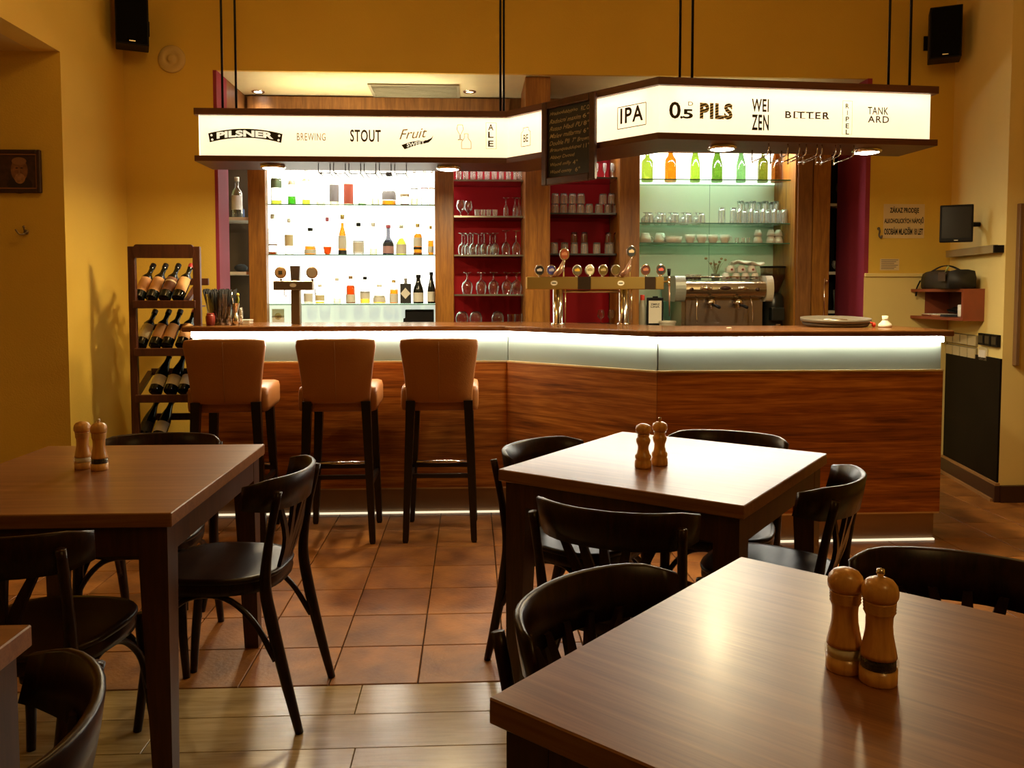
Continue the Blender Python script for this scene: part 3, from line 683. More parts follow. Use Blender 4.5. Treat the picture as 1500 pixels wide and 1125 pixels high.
for k, px in enumerate((1126, 1154, 1171, 1181, 1197, 1204, 1224, 1231, 1251)):
    a, b = [Vector((*q, 0)) for q in offset_poly(CP, 0.05)[2:4]]; u = (b - a).normalized(); n = Vector((u.y, -u.x, 0))
    q = atplane(px, 212, a, n)
    p0 = Vector((q.x, q.y, ZB0)); bk = -n
    m_ = MB().tube(quad_path([p0, p0 + Vector((0, 0, -0.035)), p0 + bk * 0.03 + Vector((0, 0, -0.055)), p0 + bk * 0.20 + Vector((0, 0, -0.062))], 5), 0.0035, 6)
    m_.tube([p0 + bk * 0.20 + Vector((0, 0, -0.062)), p0 + bk * 0.20 + Vector((0, 0, 0.001))], 0.0035, 6)
    m_.sphere(p0 + bk * 0.20 + Vector((0, 0, -0.066)), 0.006, 8, 6)
    m_.build('wire_hook', CHROME, t, world=True)

# chalkboard hung on the angled middle part
a, b = [Vector((*q, 0)) for q in offset_poly(CP, -0.015)[1:3]]; cu_ = (b - a).normalized(); cnn = Vector((cu_.y, -cu_.x, 0))
tilt = math.radians(2)
l, r_ = atplane(797, 205, a, cnn), atplane(875, 200, a, cnn)
ztop, zbot = atplane(836, 143, a, cnn).z, atplane(836, 268, a, cnn).z
W_, H_ = (r_ - l).length, ztop - zbot
ch = thing('chalkboard', 'small black menu chalkboard in a dark wooden frame hung on the canopy', 'chalkboard', (l.x, l.y, zbot))
M_ = Matrix(((cu_.x, -cnn.x, 0, 0), (cu_.y, -cnn.y, 0, 0), (0, 0, 1, 0), (0, 0, 0, 1)))
FRM = wood('chalk_frame', (0.030, 0.008, 0.004), (0.075, 0.022, 0.011), (6, 6, 6), 0.35, 3)
fw_ = 0.040
MB().box(fw_, W_ - fw_, -0.008, 0.0, fw_, H_ - fw_).xf(M_).build('board', mat('slate', (0.010, 0.010, 0.008), 0.7), ch)
for nm, bx in (('side', (0, fw_, 0, H_)), ('side', (W_ - fw_, W_, 0, H_)), ('rail', (fw_, W_ - fw_, 0, fw_)), ('rail', (fw_, W_ - fw_, H_ - fw_, H_))):
    MB().box(bx[0], bx[1], -0.026, 0.0, bx[2], bx[3], 0.005).xf(M_).build('frame_' + nm, FRM, ch)

CHALK = mat('chalk', (0.42, 0.33, 0.17), 0.9)
rows = [('Hradnodubbypivo', 0, .70), ('RC O', .80, 1), ('Radnicni maxim', 0, .78), ('6°', .84, 1), ('Russo Hladi PU', 0, .80), ('8°', .86, 1), ('Malev millarmi', 0, .78), ('6°', .86, .98),
        ('Double PII', 0, .50), ('7° Brown', .58, 1), ('Braunquaddupel', 0, .78), ('11°', .86, 1), ('Abbey Dvoud', 0, .62), ('Wood milly', 0, .54), ('4°', .60, .72), ('Wood cmosy', 0, .56), ('6°', .66, .78)]
rowi = [0, 0, 1, 1, 2, 2, 3, 3, 4, 4, 5, 5, 6, 7, 7, 8, 8]
iw, ih = W_ - 2 * fw_ - 0.02, H_ - 2 * fw_ - 0.02
for (tx, f0, f1), k in zip(rows, rowi):
    hgt = ih / 9 * 0.60
    z0 = fw_ + 0.01 + ih - (k + 0.85) * ih / 9
    mb = MB(); letter(mb, tx, Vector((fw_ + 0.01 + iw * f0, -0.009, z0)), Vector((1, 0, 0)), V, iw * (f1 - f0), hgt, Vector((0, -1, 0)), 0.0005, 0.004, 1.0, warp=lambda a_, b_: (a_ + 0.05 * b_, b_ + 0.05 * math.sin(a_ * 17)))
    mb.xf(M_).build('lettering', CHALK, ch, 'chalk handwriting')
MB().box(W_ * 0.3, W_ * 0.7, -0.004, 0.02, H_ - 0.012, H_ - 0.002).xf(M_).build('hanging_hook', STEEL, ch)

# ------------------------------------------------------------------ bar stools
def make_stool(label):
    t = thing('bar_stool', label, 'bar stool', (0, 0, 0), 0, 'bar stools at the counter')
    MB().box(-0.205, 0.205, -0.175, 0.225, 0.690, 0.825, 0.03).build('seat', LEATHER, t)
    secs = []; nz_ = 9
    for k in range(nz_):                                        # tapered backrest, wider at the top, leaning back a little
        f = k / (nz_ - 1); z = 0.742 + 0.335 * f
        hw_ = 0.172 + 0.040 * f ** 1.5
        if f > 0.93: hw_ -= 0.012
        yb = -0.200 - 0.030 * f
        row = []
        th = 0.030 if 0 < k < nz_ - 1 else 0.022
        for j in range(9):
            a_ = -1 + j / 4; row.append(Vector((hw_ * a_, yb + 0.016 * a_ * a_ - th + (0.012 if abs(a_) > 0.9 else 0), z - (0.012 * a_ ** 6 if k == nz_ - 1 else 0) + 0.006 * a_ * a_ * f)))
        for j in range(9):
            a_ = 1 - j / 4; row.append(Vector((hw_ * a_, yb + 0.016 * a_ * a_ + th - (0.012 if abs(a_) > 0.9 else 0), z - (0.012 * a_ ** 6 if k == nz_ - 1 else 0) + 0.006 * a_ * a_ * f)))
        secs.append(row)
    o = MB().strip(secs, smooth=True).build('backrest', LEATHER, t)
    bv = o.modifiers.new('bevel', 'BEVEL'); bv.width = 0.008; bv.segments = 2; bv.limit_method = 'ANGLE'; bv.angle_limit = math.radians(50)
    MB().tube([(0, -0.2305 - 0.030 * f / 6, 0.752 + 0.31 * f / 6) for f in range(7)], 0.0016, 6).build('seam', mat('seam', (0.28, 0.13, 0.05), 0.6), t, 'upright seam down the back')
    for sx in (-1, 1):
        for y0, y1, zt in ((-0.195, -0.205, 0.752), (0.175, 0.195, 0.692)):
            x0, x1 = sx * 0.150, sx * 0.180
            secs = []
            for f in (0, 0.02, 1):
                hx = 0.0155 + 0.008 * f; cx = x1 + (x0 - x1) * f; cy = y1 + (y0 - y1) * f; z = f * zt
                if f == 0: hx -= 0.004
                secs.append([Vector((cx + a_ * hx, cy + b_ * hx, z)) for a_, b_ in ((-1, -1), (1, -1), (1, 1), (-1, 1))])
            MB().strip(secs).build('leg', STOOLWOOD, t)
    MB().box(-0.160, 0.160, 0.176, 0.200, 0.318, 0.345).build('stretcher', STOOLWOOD, t)
    MB().tube([(-0.150, 0.170, 0.352), (0.150, 0.170, 0.352)], 0.010, 10).build('footrest', CHROME, t, 'silver tube footrest')
    for sx in (-1, 1): MB().box(sx * 0.170 - 0.010, sx * 0.170 + 0.010, -0.19, 0.18, 0.296, 0.322).build('stretcher', STOOLWOOD, t)
    MB().box(-0.158, 0.158, -0.012, 0.012, 0.298, 0.320).build('stretcher', STOOLWOOD, t)
    return t
s0 = make_stool('tan leather bar stool nearest the wine rack, first from the left'); s0.location = (-1.275, 4.49, 0); s0.rotation_euler.z = 0.06
dup(s0, (-0.705, 4.50, 0), 0.02, 'tan leather bar stool in the middle of the three at the counter')
dup(s0, (-0.168, 4.51, 0), -0.01, 'tan leather bar stool nearest the angled middle of the bar')

# ------------------------------------------------------------------ tables
def make_table(label, cx, cy, rot, lx, ly, topm=TABLEWOOD):
    t = thing('dining_table', label, 'table', (cx, cy, 0), rot, 'walnut dining tables')
    o = MB().box(-lx / 2, lx / 2, -ly / 2, ly / 2, 0.712, 0.75).build('tabletop', topm, t)
    bv = o.modifiers.new('bevel', 'BEVEL'); bv.width = 0.0025; bv.segments = 1
    i = 0.03
    for sx in (-1, 1):
        MB().box(sx * (lx / 2 - i) - 0.011, sx * (lx / 2 - i) + 0.011, -ly / 2 + i + .036, ly / 2 - i - .036, 0.632, 0.712).build('apron', LEGWOOD, t)
        MB().box(-lx / 2 + i + .036, lx / 2 - i - .036, sx * (ly / 2 - i) - 0.011, sx * (ly / 2 - i) + 0.011, 0.632, 0.712).build('apron', LEGWOOD, t)
        for sy in (-1, 1):
            x1, y1 = sx * (lx / 2 - 0.018), sy * (ly / 2 - 0.018)
            secs = []
            for z, s_ in ((0, 0.050), (0.60, 0.074), (0.712, 0.074)):
                x0, y0 = x1 - sx * s_, y1 - sy * s_
                secs.append([Vector((a_, b_, z)) for a_, b_ in ((x0, y0), (x1, y0), (x1, y1), (x0, y1))])
            MB().strip(secs).build('leg', LEGWOOD, t)
    return t
tA_r = math.atan2(-0.684, 0.73); tC = make_table('walnut table in front of the bar stools with two mills, at the alcove', -1.17, 2.625, 0, 0.79, 0.965)
make_table('walnut table in the middle, standing at an angle to the angled bar', 0.667, 2.728, math.atan2(-0.49, 0.64), 0.805, 0.868)
make_table('large front walnut table with tall pepper mill, corner pointing at the bar', 0.300 + 0.730 * 0.40, 1.430 - 0.684 * 0.40, tA_r, 0.80, 0.813)
make_table('walnut table of which only one corner shows at the lower left', -1.155, 0.945, 0, 0.80, 0.965)

# ------------------------------------------------------------------ bentwood chairs (seat faces +Y)
def make_chair(label):
    t = thing('bentwood_chair', label, 'chair', (0, 0, 0), 0, 'dark bentwood chairs')
    def outl(sc_, n=36):
        pts = []
        for k in range(n):
            a_ = 2 * PI * k / n; c_, s_ = math.cos(a_), math.sin(a_)
            x_ = 0.205 * math.copysign(abs(c_) ** 0.72, c_); y_ = 0.200 * math.copysign(abs(s_) ** 0.72, s_)
            x_ *= 1 - 0.10 * (0.5 - y_ / 0.4)
            pts.append((x_ * sc_, y_ * sc_))
        return pts
    def ringz(sc_, z): return [Vector((x_, y_, z)) for x_, y_ in outl(sc_)]
    MB().strip([ringz(0.90, 0.446), ringz(0.99, 0.447), ringz(1.0, 0.455), ringz(0.985, 0.462), ringz(0.90, 0.462), ringz(0.6, 0.457), ringz(0.2, 0.455)], smooth=True).build('seat', SEATWOOD, t)
    MB().strip([ringz(0.97, 0.446), ringz(0.985, 0.43), ringz(0.97, 0.412), ringz(0.86, 0.412), ringz(0.86, 0.446)], caps=False, smooth=True).build('seat_frame', CHAIRWOOD, t)
    for sx in (-1, 1):
        p_ = quad_path([(sx * 0.180, -0.285, 0.0), (sx * 0.178, -0.245, 0.16), (sx * 0.180, -0.205, 0.34), (sx * 0.186, -0.190, 0.45), (sx * 0.193, -0.205, 0.58), (sx * 0.200, -0.238, 0.735)], 5)
        k = len(p_); MB().tube(p_, [0.0125 + 0.006 * math.sin(PI * min(1, 1.25 * i_ / k)) for i_ in range(k)], 10).build('leg', CHAIRWOOD, t)
        p_ = quad_path([(sx * 0.195, 0.205, 0.0), (sx * 0.180, 0.188, 0.15), (sx * 0.172, 0.165, 0.32), (sx * 0.172, 0.155, 0.43)], 5)
        k = len(p_); MB().tube(p_, [0.0125 + 0.0075 * i_ / k for i_ in range(k)], 10).build('leg', CHAIRWOOD, t)
    # hoop braces under the seat
    MB().tube(quad_path([(-0.182, 0.175, 0.20), (-0.160, 0.172, 0.31), (-0.09, 0.165, 0.395), (0, 0.16, 0.41), (0.09, 0.165, 0.395), (0.160, 0.172, 0.31), (0.182, 0.175, 0.20)], 5), 0.0095, 8).build('brace', CHAIRWOOD, t)
    for sx in (-1, 1):
        MB().tube(quad_path([(sx * 0.184, 0.165, 0.22), (sx * 0.175, 0.13, 0.33), (sx * 0.165, 0.05, 0.40), (sx * 0.165, -0.06, 0.40), (sx * 0.172, -0.15, 0.33), (sx * 0.180, -0.215, 0.22)], 5), 0.0095, 8).build('brace', CHAIRWOOD, t)
    # wide curved top rail
    secs = []
    for k in range(17):
        a_ = -1 + k / 8; x_ = 0.220 * math.sin(a_ * 1.25) / math.sin(1.25)
        y_ = -0.262 + 0.125 * a_ ** 2
        e_ = 1 - 0.28 * max(0, abs(a_) - 0.72) / 0.28
        lean = 0.018
        nx, ny = 0.5 * a_, -1.0; ln = math.hypot(nx, ny); nx, ny = nx / ln, ny / ln
        zc, hh = 0.715, 0.053 * e_
        th = 0.0085
        secs.append([Vector((x_ + nx * (th * s_ + lean * (zz - 0.5)), y_ + ny * (th * s_ + lean * (zz - 0.5)), zc + hh * (2 * zz - 1)))
                     for s_, zz in ((-1, 0.04), (1, 0.04), (1.15, 0.5), (1, 0.96), (0.4, 1.0), (-0.4, 1.0), (-1, 0.96), (-0.9, 0.5))])
    MB().strip(secs, smooth=True).build('top_rail', CHAIRWOOD, t)
    for j in range(5):                                          # splat of five slats fanning out to the rail
        f = (j - 2)
        p0_, p1_, p2_ = Vector((f * 0.021, -0.183, 0.452)), Vector((f * 0.034, -0.215, 0.56)), Vector((f * 0.066, -0.252 + 0.009 * f * f, 0.690))
        q_ = quad_path([p0_, p1_, p2_], 4); secs = []
        for k, c_ in enumerate(q_):
            hw_ = 0.009 + 0.006 * math.sin(PI * k / (len(q_) - 1)); secs.append([c_ + Vector((a_ * hw_, b_ * 0.006, 0)) for a_, b_ in ((-1, -1), (1, -1), (1, 1), (-1, 1))])
        MB().strip(secs).build('slat', CHAIRWOOD, t)
    return t
def rot_for(fx, fy): return math.atan2(-fx, fy)               # turn so that the chair's front points along (fx, fy)
chair0 = None
def chair(bx, by, fx, fy, label):
    """bx, by = middle of the top rail; fx, fy = direction the sitter looks"""
    global chair0
    l_ = math.hypot(fx, fy); fx, fy = fx / l_, fy / l_
    loc = (bx + fx * 0.225, by + fy * 0.225, 0); rz = rot_for(fx, fy)
    if chair0 is None:
        chair0 = make_chair(label); chair0.location = loc; chair0.rotation_euler.z = rz; return chair0
    return dup(chair0, loc, rz, label)
chair(-0.560, 2.620, -1.0, 0.10, 'dark bentwood chair on the aisle side of the table with mills by the alcove')
chair(-1.13, 1.93, 0.12, 0.99, 'dark bentwood chair at the near side of the alcove table, turned from the camera')
chair(-1.185, 3.235, 0.03, -1, 'dark bentwood chair behind the alcove table, only its top rail above the tabletop')
chair(-0.555, 1.11, -0.97, -0.25, 'dark bentwood chair at the lower left corner, its rail cut by the frame')
chair(0.215, 3.00, 0.76, -0.65, 'dark bentwood chair left of the middle table, near the third bar stool')
chair(0.345, 2.085, 0.46, 0.89, 'dark bentwood chair in front of the middle table with its slatted back to us')
chair(1.01, 3.175, -0.42, -0.91, 'dark bentwood chair behind the middle table against the walnut bar front')
chair(1.12, 2.40, -0.76, 0.55, 'dark bentwood chair at the right side of the middle table')
chair(0.195, 1.525, 0.70, -0.71, 'dark bentwood chair left of the large front table, its back overlapping the tabletop')
chair(1.03, 1.64, -0.50, -0.87, 'dark bentwood chair behind the large front table at the right edge')

# ------------------------------------------------------------------ salt and pepper mills
SALT = mat('salt', (0.85, 0.80, 0.66), 0.9); PEPPER = mat('peppercorns', (0.02, 0.014, 0.010), 0.8, bump=1.0, bscale=300)
def mill(loc, label, pepper, s=1.0):
    t = thing('pepper_mill' if pepper else 'salt_mill', label, 'mill', loc)
    k = s
    MB().lathe([(0.0, 0), (0.0245 * k, 0), (0.026 * k, 0.002), (0.026 * k, 0.022 * k), (0.0, 0.022 * k)], 24).build('base', MILLWOOD, t)
    MB().lathe([(0.0238 * k, 0.0222 * k), (0.0238 * k, 0.0375 * k)], 20, cap0=True, cap1=True).build('salt' if not pepper else 'peppercorns', PEPPER if pepper else SALT, t, 'black peppercorns' if pepper else 'white salt')
    MB().lathe([(0.0258 * k, 0.0222 * k), (0.0276 * k, 0.0265 * k), (0.0276 * k, 0.0335 * k), (0.0258 * k, 0.0378 * k)], 24).build('glass_band', clear('mill_glass', (0.97, 0.97, 0.95), 0.45, 0.04, 0.02), t, 'clear glass band')
    b = [(0.0, 0.038), (0.025, 0.038), (0.0245, 0.044), (0.022, 0.056), (0.019, 0.072), (0.0182, 0.085), (0.0186, 0.096), (0.0205, 0.101), (0.0222, 0.1035), (0.0204, 0.1055), (0.0224, 0.1080), (0.0206, 0.1100), (0.0226, 0.1125), (0.0208, 0.1145), (0.0228, 0.1170), (0.0214, 0.119), (0.0, 0.119)]
    MB().lathe([(r * k, z * k) for r, z in b], 24).build('body', MILLWOOD, t)
    h = [(0.0, 0.1195), (0.0225, 0.1195), (0.0250, 0.125), (0.0255, 0.132), (0.0235, 0.141), (0.018, 0.148), (0.009, 0.152), (0.0, 0.153)]
    MB().lathe([(r * k, z * k) for r, z in h], 24).build('head', MILLWOOD, t)
    if pepper:
        MB().lathe([(0.0045 * k, 0.152 * k), (0.0045 * k, 0.156 * k), (0.0060 * k, 0.158 * k), (0.0052 * k, 0.164 * k), (0.0, 0.165 * k)], 12).build('knob', CHROME, t, 'small metal knob')
    return t
def mill_ringed(loc, label, knob):
    t = thing('salt_mill' if not knob else 'pepper_mill', label, 'mill', loc)
    b = [(0.0, 0), (0.0265, 0), (0.0275, 0.006), (0.0265, 0.022), (0.023, 0.026), (0.026, 0.032), (0.026, 0.040), (0.021, 0.046), (0.0175, 0.060), (0.0175, 0.070), (0.022, 0.082), (0.0235, 0.090), (0.0215, 0.096), (0.0185, 0.100), (0.0185, 0.106), (0.0215, 0.110), (0.0, 0.110)]
    MB().lathe(b, 24).build('body', MILLWOOD, t)
    MB().lathe([(0.0, 0.1105), (0.018, 0.1105), (0.0245, 0.118), (0.0255, 0.127), (0.022, 0.137), (0.012, 0.143), (0.0, 0.144)], 24).build('head', MILLWOOD, t)
    if knob: MB().lathe([(0.004, 0.143), (0.004, 0.149), (0.006, 0.151), (0.005, 0.157), (0.0, 0.158)], 12).build('knob', mat('brass_knob', (0.45, 0.30, 0.12), 0.3, 0.9), t, 'small brass knob')
    return t
TZ = 0.7501
def on_table(px, py): q = atz(px, py, TZ); return (q.x, q.y, TZ)
q = on_table(1236, 980); mill(q, 'wooden salt mill with glass band on the large front table', False, 1.02)
q = on_table(1286, 998); mill(q, 'wooden pepper mill with metal knob and dark band on the large front table', True, 1.02)
q = on_table(122, 686); mill(q, 'wooden salt mill on the table by the alcove', False)
q = on_table(146, 688); mill(q, 'wooden pepper mill with knob on the table by the alcove', True)
q = on_table(942, 685); mill_ringed(q, 'ringed wooden mill without knob on the middle table', False)
q = on_table(966, 681); mill_ringed(q, 'ringed wooden mill with small brass knob on the middle table', True)

# ------------------------------------------------------------------ bottles
AMBER = clear('amber_liquid', (0.93, 0.52, 0.10), 0.2); GOLD = clear('gold_liquid', (1.0, 0.80, 0.25), 0.2); REDL = clear('red_liquid', (0.75, 0.22, 0.05), 0.2)
YELGREEN = clear('yellow_green_liquid', (0.85, 0.92, 0.25), 0.2); GREENL = clear('green_liquid', (0.22, 0.62, 0.10), 0.2); PALEL = clear('pale_liquid', (0.98, 0.95, 0.78), 0.2)
BROWNL = clear('brown_liquid', (0.45, 0.16, 0.05), 0.2); GREYL = clear('grey_glass_liquid', (0.35, 0.36, 0.40), 0.3)
DARKGLASS = mat('dark_bottle_glass', (0.010, 0.012, 0.008), 0.12)
LAB = dict(white=mat('label_white', (0.80, 0.78, 0.70), 0.6), green=mat('label_green', (0.16, 0.24, 0.12), 0.6), grey=mat('label_grey', (0.42, 0.42, 0.42), 0.6), red=mat('label_red', (0.70, 0.16, 0.09), 0.6),
           cream=mat('label_cream', (0.78, 0.68, 0.42), 0.6), black=mat('label_black', (0.02, 0.02, 0.02), 0.5), gold=mat('label_gold', (0.70, 0.48, 0.14), 0.5), orange=mat('label_orange', (0.72, 0.36, 0.13), 0.6), brown=mat('label_brown', (0.22, 0.08, 0.03), 0.6), pink=mat('label_pink', (0.55, 0.32, 0.34), 0.6))
CAPS = dict(black=BLACK, gold=mat('cap_gold', (0.55, 0.36, 0.10), 0.35, 0.5), white=WHITE, red=mat('cap_red', (0.45, 0.03, 0.03), 0.4), brown=mat('cap_cork', (0.35, 0.19, 0.08), 0.6), pink=mat('cap_pink', (0.55, 0.10, 0.16), 0.4), steel=STEEL)
def bottle_profile(kind, h, r):
    if kind == 'tall':    p = [(r * .92, 0), (r, .01), (r, .60), (r * .88, .66), (r * .42, .74), (r * .36, .80), (r * .36, .97), (r * .42, .975), (r * .42, 1)]
    elif kind == 'squat': p = [(r * .95, 0), (r, .015), (r, .55), (r * .9, .62), (r * .36, .70), (r * .32, .74), (r * .32, .96), (r * .38, .965), (r * .38, 1)]
    elif kind == 'round': p = [(r * .5, 0), (r * .8, .05), (r, .20), (r * .96, .34), (r * .62, .50), (r * .34, .60), (r * .28, .68), (r * .28, .96), (r * .34, .965), (r * .34, 1)]
    elif kind == 'slim':  p = [(r * .95, 0), (r, .01), (r * 1.0, .45), (r * .8, .56), (r * .45, .68), (r * .40, .75), (r * .38, .97), (r * .46, .975), (r * .46, 1)]
    elif kind == 'champ': p = [(r * .95, 0), (r, .01), (r, .42), (r * .86, .55), (r * .52, .72), (r * .40, .82), (r * .38, .97), (r * .44, .975), (r * .42, 1)]
    elif kind == 'bell':  p = [(r * .95, 0), (r, .02), (r * .97, .36), (r * .80, .46), (r * .50, .54), (r * .34, .62), (r * .32, .95), (r * .40, .955), (r * .40, 1)]
    else:                 p = [(r * .95, 0), (r, .01), (r, .50), (r * .93, .60), (r * .50, .70), (r * .40, .76), (r * .38, .97), (r * .44, .975), (r * .44, 1)]
    return [(0.0, 0.0)] + [(a, z * h) for a, z in p]
def radius_at(prof, z):
    for (r0, z0), (r1, z1) in zip(prof, prof[1:]):
        if z0 <= z <= z1 and z1 > z0: return r0 + (r1 - r0) * (z - z0) / (z1 - z0)
    return prof[-1][0]
def bottle(x, y, z, label, kind='tall', h=0.29, r=0.036, glass=None, liquid=None, fill=0.5, lab=None, lz=(0.15, 0.40), cap='black', group='bottles on the white shelves', extra=None, name='bottle'):
    t = thing(name, label, 'bottle', (x, y, z + 0.0005), 0, group)
    p = bottle_profile(kind, h, r)
    MB().lathe(p, 18).build('glass_body', glass or GLASS, t)
    if liquid:
        zz = fill * h; q_ = [(max(0, radius_at(p, 0.004) - 0.003), 0.004)] + [(a - 0.0025, b_) for a, b_ in p[2:] if b_ < zz and a > 0.003] + [(radius_at(p, zz) - 0.0025, zz)]
        MB().lathe([(0, 0.004)] + q_ + [(0, zz)], 16).build('liquid', liquid, t)
    for lb_, (z0, z1) in ([(lab, lz)] if lab else []) + (extra or []):
        zs = [z0 * h + (z1 - z0) * h * k / 3 for k in range(4)]; n_ = 12; rows_ = []
        mb = MB(); vs = []; a0, a1 = PI * 1.08, PI * 1.92                      # front half only, facing the bar
        for zz in zs:
            rr = radius_at(p, zz) + 0.0008
            vs += [(rr * math.cos(a0 + (a1 - a0) * j / n_), rr * math.sin(a0 + (a1 - a0) * j / n_), zz) for j in range(n_ + 1)]
        mb.add(vs, [(i * (n_ + 1) + j, i * (n_ + 1) + j + 1, (i + 1) * (n_ + 1) + j + 1, (i + 1) * (n_ + 1) + j) for i in range(3) for j in range(n_)], True)
        mb.build('bottle_label', LAB[lb_], t, lb_ + ' label')
    if cap:
        rc = radius_at(p, h * .98) + 0.0012
        MB().lathe([(rc, h * 0.90), (rc, h + 0.002), (0, h + 0.002)], 14).build('cap', CAPS[cap], t)
    return t
YBOT = 6.27
BAYS = [(388, 640, LB0, LB1), (661, 770, RB0, P2[0]), (804, 909, P2[1], P3[0]), (935, 1170, P3[1], P4[0] - 0.017)]
def fit(px, y, z, r):
    x = X(px, y, 430 - (z - 1.32) * 195)
    for a, b, xa, xb in BAYS:
        if a < px < b: return min(max(x, xa + r + .002), xb - r - .002)
    return x
def on_shelf(px, z, y=YBOT, r=.035): return fit(px, y, z, r), y, z
row1 = [(405.5, 'tall bottle with green label and black cap, leftmost on the top white shelf', dict(kind='tall', h=.31, r=.041, liquid=YELGREEN, fill=.12, lab='green', lz=(.42, .64))),
        (428, 'slim bottle with green base label, second on the top white shelf', dict(kind='slim', h=.31, r=.032, liquid=GREENL, fill=.22, cap='gold', lab='cream', lz=(.50, .60))),
        (449, 'clear bottle holding pale yellow liquid, third on the top white shelf', dict(kind='tall', h=.29, r=.032, liquid=YELGREEN, fill=.15, lab='cream', lz=(.62, .68), cap='white')),
        (470, 'nearly invisible clear bottle right of the pale yellow one, top white shelf', dict(kind='squat', h=.27, r=.034, liquid=PALEL, fill=.1, cap='white')),
        (490, 'bottle with silver grey label and black stopper on the top white shelf', dict(kind='squat', h=.30, r=.036, liquid=PALEL, fill=.2, lab='grey', lz=(.10, .52))),
        (511, 'bottle with a large red label on the top white shelf', dict(kind='squat', h=.30, r=.036, lab='red', lz=(.05, .54), liquid=PALEL, fill=.3, cap='gold')),
        (530.5, 'clear bottle with a green foot right of the red label bottle', dict(kind='tall', h=.29, r=.031, liquid=GREENL, fill=.06, cap='white')),
        (550, 'clear bottle without visible label between green foot and amber decanter', dict(kind='slim', h=.28, r=.031, liquid=PALEL, fill=.2, cap='white')),
        (570, 'squat amber decanter bottle with grey label and black stopper, top shelf', dict(kind='bell', h=.25, r=.055, liquid=AMBER, fill=.16, lab='grey', lz=(.18, .44))),
        (593, 'tall clear bottle with a thin brown foot, top white shelf', dict(kind='slim', h=.32, r=.035, liquid=BROWNL, fill=.05, lab='cream', lz=(.22, .28), cap='white')),
        (607, 'clear bottle with a narrow grey neck band, top white shelf', dict(kind='tall', h=.28, r=.028, liquid=PALEL, fill=.2, lab='grey', lz=(.45, .48), cap='white')),
        (622, 'clear bottle second from the right end of the top white shelf', dict(kind='tall', h=.28, r=.028, lab='pink', lz=(.46, .49), cap='white')),
        (633, 'clear bottle at the right end of the top white shelf', dict(kind='tall', h=.28, r=.024, lab='orange', lz=(.46, .49), cap='white', liquid=AMBER, fill=.05))]
row2 = [(400, 'bottle with two dark brown bands, leftmost on the middle white shelf', dict(kind='tall', h=.30, r=.034, liquid=BROWNL, fill=.07, lab='brown', lz=(.235, .265), cap='white')),
        (424, 'clear bottle with faint yellow crest, second on the middle white shelf', dict(kind='squat', h=.27, r=.032, lab='cream', lz=(.25, .55), cap='white')),
        (455, 'squat round shouldered bottle of amber spirit, middle white shelf', dict(kind='bell', h=.20, r=.045, liquid=AMBER, fill=.32, lab='white', lz=(.05, .2), cap='black')),
        (480, 'rounded decanter with a little amber left, middle white shelf', dict(kind='round', h=.28, r=.034, liquid=REDL, fill=.22, cap='pink')),
        (502, 'tall dark footed bottle with white label and amber neck, middle shelf', dict(kind='slim', h=.30, r=.032, liquid=AMBER, fill=.80, lab='white', lz=(.16, .48), extra=[('black', (.01, .12))], cap='gold')),
        (525.5, 'square bottle with white label in a dark outline, middle shelf', dict(kind='squat', h=.24, r=.042, lab='white', lz=(.08, .40), extra=[('grey', (.41, .44)), ('grey', (.04, .07))], cap='black')),
        (547, 'faint clear bottle right of the outlined label, middle white shelf', dict(kind='slim', h=.24, r=.031, liquid=PALEL, fill=.2, cap='white')),
        (569, 'stout grey bottle with a pink stopper, middle white shelf', dict(kind='bell', h=.225, r=.043, glass=GREYL, liquid=GREYL, fill=.5, lab='pink', lz=(.06, .30), extra=[('black', (.31, .42))], cap='pink')),
        (588, 'yellow green bottle with big white label, middle white shelf', dict(kind='bell', h=.225, r=.040, liquid=YELGREEN, fill=.56, lab='white', lz=(.04, .36), cap='steel')),
        (612, 'amber bottle with dark bands and gold cap near the right end, middle shelf', dict(kind='tall', h=.235, r=.033, liquid=AMBER, fill=.68, lab='white', lz=(.28, .56), extra=[('black', (.18, .26)), ('brown', (.02, .08))], cap='gold')),
        (631, 'amber bottle at the right end of the middle white shelf', dict(kind='tall', h=.22, r=.022, liquid=AMBER, fill=.5, lab='white', lz=(.1, .3), cap='gold'))]
